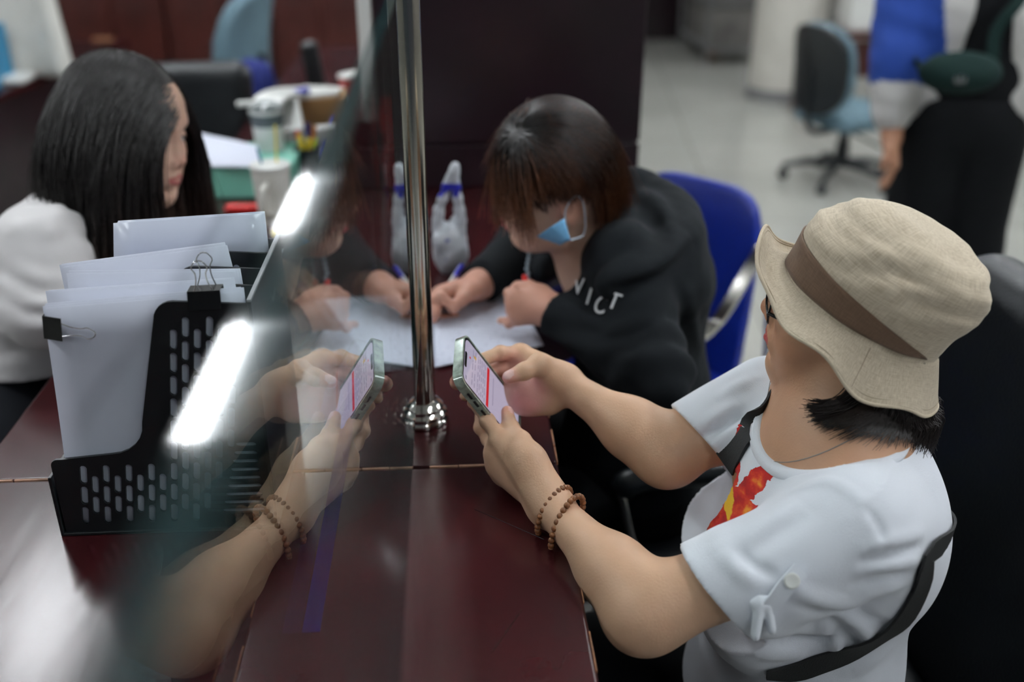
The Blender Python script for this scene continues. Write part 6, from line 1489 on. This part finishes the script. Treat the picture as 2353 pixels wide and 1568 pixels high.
# office side: blue-grey chair with a navy cushion
gy = math.radians(165); gb = at(580, 122, 4.3); gc = gb+V(math.cos(gy), math.sin(gy), 0)*.24; task_chair('swivel_chair', 'grey swivel chair turned sideways before the bookcases, navy jacket over its back', (gc[0], gc[1]), gy, M['grey_blue'], .47, gb[2], bh=.25, bw=.20)
nvs = Sculpt(); nc = at(585, 190, 4.12); nvs.ell(nc, (.085, .05, .10), None, .02); nvs.ell(nc+V(.03, 0, -.09), (.06, .05, .09), None, .02); nvs.op(lambda P: -.006*noise3(P, 40, 3), mode='d'); v, f = nvs.mesh(.008); tag(mesh_obj('navy_jacket', v, f, M['navy']), 'navy blue cloth bundled at the back of the grey swivel chair', 'jacket')

# ================================================================= THINGS ON THE COUNTER, OFFICE SIDE
def file_holder():
    x0, x1 = -.404, -.165; ys = [.972, 1.022, 1.072, 1.122, 1.172]; zt = CZ+.288; t = .0035
    root = thing('magazine_holder', 'black perforated desk file holder with four slots at the counter\'s office side', 'file holder', (-.285, 1.07, CZ))
    wd = x1-x0
    outline = [(0, 0), (wd, 0), (wd, .288)]
    def arc(cx, cy, r, a0, a1, n=7): return [(cx+r*math.cos(a), cy+r*math.sin(a)) for a in np.linspace(a0, a1, n)]
    a_ = [(wd, .283)]+arc(wd-.100+.022, .288-.022, .022, PI/2, PI*.97)
    b_ = arc(wd-.131-.040, .103+.042, .040, -.02, -PI/2)
    c_ = [(.012, .100)]+arc(.008, .092, .008, PI/2, PI)
    poly = [(0, 0), (wd, 0)]+a_+b_+c_
    # slots: short vertical slits, leaning with the cut-away edge
    def pill(cx, cy, L, r, lean, n=5):
        dx = lean
        o = []
        for k_, s_ in ((0, 1), (1, -1)):
            for q in range(n+1):
                a = (0 if s_ > 0 else PI)+PI*q/n; o.append((cx+dx*s_*L/2+r*math.cos(a), cy+s_*L/2+r*math.sin(a)))
        return o
    holes = []
    def inside_L(x, y):
        edge = wd-.134+(y-.10)*.20
        return (y < .088 and x > .020) or (y >= .088 and x > max(edge, .0)+.018)
    p_ = .0125; rr_ = .0040
    for i in range(22):
        for j in range(12):
            yb = .024+j*.0275+(.01375 if i % 2 else 0); xb = .022+i*p_+yb*.14
            if yb > .262: continue
            L = .0165
            if not inside_L(xb, yb-.006) or not inside_L(xb, yb+.008): 
                continue
            if xb > wd-.024-.0*yb: continue
            if xb > wd-.078+.28*yb and yb < .115: continue
            holes.append(pill(xb, yb, L, rr_, .14))
    for j in range(9):
        yb = .024+j*.0110; xl = wd-.062+.16*yb*1.8; xr = wd-.014; 
        o = [(xl+rr_*.9*math.cos(a), yb+rr_*.75*math.sin(a)) for a in np.linspace(PI/2, 1.5*PI, 6)]+[(xr+rr_*.9*math.cos(a), yb+rr_*.75*math.sin(a)) for a in np.linspace(-PI/2, PI/2, 6)]; holes.append(o)
    def plate(y, hs, name):
        cu = bpy.data.curves.new(name, 'CURVE'); cu.dimensions = '2D'; cu.fill_mode = 'BOTH'; cu.extrude = t/2
        for pl_ in [poly]+hs:
            sp = cu.splines.new('POLY'); sp.points.add(len(pl_)-1); sp.use_cyclic_u = True
            for q, (a, b2) in zip(sp.points, pl_): q.co = (a, b2, 0, 1)
        o = bpy.data.objects.new(name, cu); COL.objects.link(o); bpy.context.view_layer.update()
        me = bpy.data.meshes.new_from_object(o.evaluated_get(bpy.context.evaluated_depsgraph_get())); bpy.data.objects.remove(o)
        vv = np.array([v.co[:] for v in me.vertices]); W_ = np.stack([x0+vv[:, 0], y+vv[:, 2], CZ+.002+vv[:, 1]], 1)
        for v, w_ in zip(me.vertices, W_): v.co = w_
        me.materials.clear(); me.materials.append(M['black_metal']); ob = bpy.data.objects.new(name, me); COL.objects.link(ob); keep(ob, root); return ob
    ob = plate(ys[0], holes, 'divider')
    for y in ys[1:]:
        plate(y, holes if y != ys[4] else holes, 'divider')
    keep(MB().bb((x0-.004, ys[0]-.004, CZ), (x1+.003, ys[-1]+.004, CZ+.004), .001).build('base', M['black_metal']), root)
    keep(MB().bb((x1-.001, ys[0]-.004, CZ), (x1+.003, ys[-1]+.004, zt), .0008).build('spine', M['black_metal']), root)
    keep(MB().bb((x0-.006, ys[0]-.004, CZ), (x0-.002, ys[-1]+.004, CZ+.080), .0008).build('front_lip', M['black_metal']), root)
    keep(tag(MB().bb((x1-.0015, ys[0]-.004, zt), (x1+.0035, ys[-1]+.004, zt+.003), .0008).build('top_edge', M['grey_edge']), 'light grey top edge'), root)
    rd = random.Random(3)
    def leaf(name, label, tl, tr, yb, n, lean, m=M['paper'], th=.0006, zb=CZ+.006, grp=None, xr=None):
        # a stack of paper standing in a slot; tl, tr = (x, z) of its top corners
        b = MB(); 
        for k in range(n):
            y = yb+k*th*1.6; dz = rd.uniform(-.002, .003); dx = rd.uniform(-.003, .003); g = []; nn_ = 8
            for i in range(nn_+1):
                u = i/nn_
                for j in range(nn_+1):
                    w_ = j/nn_; top = V(tl[0]+(tr[0]-tl[0])*u+dx, y+lean, tl[1]+(tr[1]-tl[1])*u+dz); bot = V((x0+.006)+(x1-x0-.012)*u+(0 if u > .5 else .0), y, zb); p = bot*(1-w_)+top*w_; p[1] += .0025*math.sin(PI*w_)*(1-u); g.append(p)
            b.add(g, [(i*(nn_+1)+j, (i+1)*(nn_+1)+j, (i+1)*(nn_+1)+j+1, i*(nn_+1)+j+1) for i in range(nn_) for j in range(nn_)])
        o = b.build(name, m, auto=None); s_ = o.modifiers.new('t', 'SOLIDIFY'); s_.thickness = th; s_.offset = 0; return tag(o, label, 'papers', grp)
    zz = lambda x, y, Y: ony(x, y, Y)
    def two(a, b_, Y): p, q = ony(*a, Y), ony(*b_, Y); return (p[0], p[2]), (q[0], q[2])
    tl, tr = two((110, 700), (556, 662), .984); leaf('document_stack', 'clipped document stack in the nearest slot of the file holder', tl, tr, .9750, 9, .000)
    tl, tr = two((118, 664), (540, 635), 1.02); leaf('document_stack', 'loose documents just behind the clipped stack in the nearest slot', tl, tr, 1.000, 3, .010)
    tl, tr = two((166, 620), (550, 615), 1.052); leaf('document_stack', 'upright papers in the second slot of the file holder', tl, tr, 1.032, 4, .010)
    tl, tr = two((144, 612), (518, 562), 1.092); leaf('document_stack', 'slanting folded papers in the third slot of the file holder', tl, tr, 1.084, 5, .004)
    tl, tr = two((268, 510), (604, 488), 1.148); leaf('document_stack', 'glossy white documents in the farthest slot of the file holder', tl, tr, 1.134, 6, .006, m=mat('gloss_paper', (0.68, 0.72, 0.84, 1), .25))
    # binder clips
    def clip(name, label, c, ax, dn, wd_, hang):
        ax, dn = nrm(ax), nrm(dn); n_ = np.cross(ax, dn); Mx = np.stack([ax, dn, n_], 1); r_ = thing(name, label, 'clip', c)
        b = MB(); tb = .016
        b.add([c+ax*s1*wd_/2+dn*a+n_*o_ for s1 in (-1, 1) for a, o_ in ((0, -.0085), (.020, -.0125), (.020, -.0113), (.0005, -.0073), (.0005, .0073), (.020, .0113), (.020, .0125), (0, .0085))], [(i, (i+1) % 8, 8+(i+1) % 8, 8+i) for i in range(8)]+[tuple(range(8))[::-1], tuple(range(8, 16))])
        keep(b.build('body', M['clip_black'], auto=25), r_)
        for sg, dr in hang:
            w0 = c+dn*.0205+n_*.012*sg if dr > 0 else c+n_*.008*sg; d2 = dn if dr > 0 else -dn; o2 = n_*sg*.004
            pts = [w0-ax*wd_*.28, w0-ax*wd_*.18+d2*.010+o2*.3, w0-ax*wd_*.16+d2*.020+o2*.6, w0-ax*wd_*.24+d2*.027+o2, w0-ax*wd_*.10+d2*.034+o2, w0+ax*wd_*.10+d2*.034+o2, w0+ax*wd_*.24+d2*.027+o2, w0+ax*wd_*.16+d2*.020+o2*.6, w0+ax*wd_*.18+d2*.010+o2*.3, w0+ax*wd_*.28]
            keep(MB().tube(spline(pts, 30), .0007, 6).build('wire_arm', M['wire']), r_)
    cA = ony(472, 668, .9795); clip('binder_clip', 'black binder clip on top of the paper stack, wire arm standing up', cA+V(0, 0, .003), V(1, 0, .03), V(0, 0, -1), .034, ((1, -1), (-1, -1)))
    cB = ony(112, 745, .9795); clip('binder_clip', 'black binder clip on the left edge of the paper stack, wire arm across the sheet', cB+V(-.003, 0, 0), V(.12, 0, 1), V(1, 0, -.1), .026, ((-1, 1), (1, 1)))
file_holder()
def cup(c, r0, r1, h, m, name, label, cat='cup'):
    root = thing(name, label, cat, c); keep(MB().lathe([(0, 0), (r0*.95, 0), (r0, .004), (r1, h), (r1-.002, h), (r0-.002, .006), (0, .006)], c, 32).build('body', m, auto=40), root); return root
c = onz(634, 512, CZ); m1 = cup(c, .033, .041, .125, M['cream'], 'mug', 'white plastic mug with a handle and two straws on the counter')
keep(MB().tube(spline([c+V(-.005, -.038, .095), c+V(-.008, -.066, .088), c+V(-.008, -.068, .045), c+V(-.004, -.036, .03)], 14), .0065, 10).build('handle', M['cream']), m1)
keep(MB().lathe([(.041, .122), (.043, .124), (.043, .130), (.038, .132), (0, .132)], c, 32).build('lid', M['white_plastic']), m1)
tag(MB().tube([c+V(-.012, 0, .10), c+V(-.022, 0, .165)], .0028, 8).build('straw', M['teal']), 'short blue straw standing in the white mug', 'straw')
tag(MB().tube([c+V(.012, .008, .10), c+V(.018, .01, .21)], .0022, 8).build('straw', M['yellow']), 'thin yellow straw standing in the white mug', 'straw')
c = onz(628, 402, CZ); m2 = cup(c, .030, .040, .165, M['white_plastic'], 'drink_cup', 'tall pale drink cup with a grey printed band behind the mug')
keep(MB().lathe([(.0375, .125), (.0405, .155), (.0400, .1552)], c, 32).build('printed_band', M['grey_print']), m2)
keep(MB().lathe([(.040, .165), (.043, .166), (.043, .172), (.030, .180), (0, .180)], c, 32).build('lid', M['clear']), m2)
# mint tray with loose sheets
tc_ = onz(560, 458, CZ); Lr = onz(428, 458, CZ); Rr_ = onz(672, 455, CZ); root = thing('document_tray', 'mint green plastic document tray beside the clerk', 'tray', tc_)
ww = Rr_[0]-Lr[0]; tx0, ty0 = Lr[0], Lr[1]
b = MB(); b.bb((tx0, ty0, CZ), (tx0+ww, ty0+.22, CZ+.004), .001); b.bb((tx0, ty0, CZ), (tx0+ww, ty0+.004, CZ+.070), .001); b.bb((tx0, ty0+.216, CZ), (tx0+ww, ty0+.22, CZ+.075), .001); b.bb((tx0, ty0, CZ), (tx0+.004, ty0+.22, CZ+.07), .001); b.bb((tx0+ww-.004, ty0, CZ), (tx0+ww, ty0+.22, CZ+.07), .001)
keep(b.build('tray_body', M['mint'], auto=40), root)
rb = MB()
for i in range(6): rb.bb((tx0+.01, ty0-.0012, CZ+.010+i*.009), (tx0+ww-.01, ty0, CZ+.012+i*.009))
keep(rb.build('ribbing', M['mint']), root)
keep(MB().bb((tx0+.005, ty0+.005, CZ+.060), (tx0+ww-.005, ty0+.21, CZ+.066), .001).build('folder', M['mint']), root)
sheet('loose_paper', 'curled white sheets on top of the mint green tray', [(437, 385), (606, 396), (596, 350), (455, 312)], CZ+.074, M['paper'], sag=.006, seed=5)
c = onz(560, 492, CZ); tag(MB().box(c+V(0, .01, .010), (.085, .03, .020), None, .009).build('stapler', M['red_plastic']), 'red stapler lying in front of the mint tray', 'stapler')
c = onz(644, 545, CZ); tag(MB().box(c+V(0, .0, .008), (.028, .045, .016), rot3(.4, 0, 0), .006).build('eraser', M['yellow']), 'yellow eraser beside the file holder', 'eraser')
kx = onz(690, 560, CZ); root = thing('keypad', 'dark grey keypad lying behind the glass by the mug', 'keypad', kx); keep(MB().box(kx+V(0, .04, .008), (.10, .18, .016), None, .004).build('case', M['black_plastic']), root)
kk = MB()
for i in range(4):
    for j in range(7): kk.box(kx+V(-.033+i*.022, -.03+j*.023, .018), (.017, .017, .006), None, .002)
keep(tag(kk.build('keys', M['grey'], auto=40), kind='stuff'), root)
sheet('note_sheet', 'white note sheet between the file holder and the keypad', [(636, 620), (668, 560), (664, 530), (634, 600)], CZ+.001, M['paper'], seed=7)
# pen cup with yellow markers
c = onz(712, 405, CZ); pc = cup(c, .030, .034, .075, M['black_plastic'], 'pen_cup', 'dark pen cup crowded with yellow markers', 'pen cup')
for i, (dx, dy, h_, mk) in enumerate(((-.010, -.01, .105, 'yellow'), (.006, -.015, .098, 'yellow'), (.018, -.006, .092, 'lime'), (.002, .012, .128, 'navy'), (.014, .012, .120, 'orange'), (-.016, .008, .112, 'red_plastic'))):
    a = c+V(dx*.5, dy*.5, .008); q = c+V(dx*1.4, dy*1.4, h_); ax = nrm(q-a)
    tag(MB().tube([a, q-ax*.026, q-ax*.024, q], [.0050, .0052, .0068, .0055], 10).build('marker', M[mk]), {'yellow': ('yellow marker leaning to the left in the pen cup', 'yellow marker at the front of the pen cup')[min(i, 1)], 'lime': 'lime green marker at the right of the pen cup', 'navy': 'navy pen rising from the pen cup', 'orange': 'orange pen in the pen cup', 'red_plastic': 'red pen in the pen cup'}[mk], 'marker')
c = onz(757, 372, CZ); tag(MB().box(c+V(0, .01, .045), (.060, .045, .090), rot3(.2, 0, 0), .003).build('carton', M['white_plastic']), 'small white carton beside the pen cup', 'carton')
tag(MB().tube([onz(735, 392, CZ)+V(0, -.01, .012), onz(768, 352, CZ)+V(.01, -.02, .10)], .0045, 8).build('ball_pen', M['blue_plastic']), 'blue ball pen leaning against the white carton', 'pen')
c = onz(742, 330, CZ); tag(MB().box(c+V(0, .05, .062), (.155, .12, .124), rot3(.08, 0, 0), .003).build('cardboard_box', M['cardboard']), 'brown cardboard box behind the pen cup', 'box')
tag(MB().box(c+V(-.01, .03, .130), (.13, .07, .012), rot3(.2, .05, 0), .003).build('paper_wad', M['white_plastic']), 'crumpled white wrapper on the cardboard box', 'wrapper')
tag(MB().box(c+V(-.045, .01, .142), (.035, .03, .014), rot3(.5, .1, 0), .004).build('blue_packet', M['blue_plastic']), 'small blue packet on the cardboard box', 'packet')
# white monitor arm with folded shelf
c = onz(690, 360, CZ); root = thing('desk_riser', 'white plastic desk riser with a long flat top and curved leg', 'riser', c)
pt = [at(612, 236, 2.62), at(640, 215, 2.66), at(700, 214, 2.78), at(800, 216, 2.84)]
rz = MB().strap(spline([at(604, 262, 2.55), at(622, 228, 2.60), at(660, 214, 2.68), at(720, 214, 2.78), at(802, 220, 2.84)], 20), V(0, -.35, 1), .075, .012); keep(rz.build('top', M['white_plastic'], auto=50), root)
keep(MB().strap([at(665, 232, 2.66), at(676, 300, 2.60), V(*onz(688, 352, CZ))], V(0, -1, .1), .050, .012).build('leg', M['white_plastic'], auto=50), root)
keep(MB().tube(spline([at(545, 240, 2.58), at(580, 238, 2.58), at(615, 242, 2.6)], 8), .008, 8).build('side_bar', M['white_plastic']), root)
c = onz(724, 212, CZ); root = thing('stamp', 'black upright stapler standing on the far end of the counter', 'stapler', c); keep(MB().box(c+V(0, 0, .085), (.060, .05, .17), rot3(.1, .12, 0), .018).build('body', M['black_plastic']), root); keep(MB().box(c+V(0, 0, .010), (.085, .07, .02), None, .006).build('foot', M['grey']), root)
c = onz(822, 268, CZ); rc = cup(c, .040, .048, .12, M['red_plastic'], 'paper_cup', 'red paper cup beside the white strip of the partition'); keep(MB().lathe([(.048, .118), (.052, .12), (.052, .127), (.03, .133), (0, .133)], c, 28).build('lid', M['white_plastic']), rc)

y0t, y1t = .79, 1.34  # added strip on the counter, imitating a blue streak whose cause is unknown
tag(MB().bb((-.112, y0t, CZ+.0002), (-.094, y1t, CZ+.0010)).build('streak_strip', mat('blue_streak', (.012, .008, .16, 1), .5), smooth=False), 'added dark blue strip imitating a streak of unknown cause beside the glass screen', 'strip')
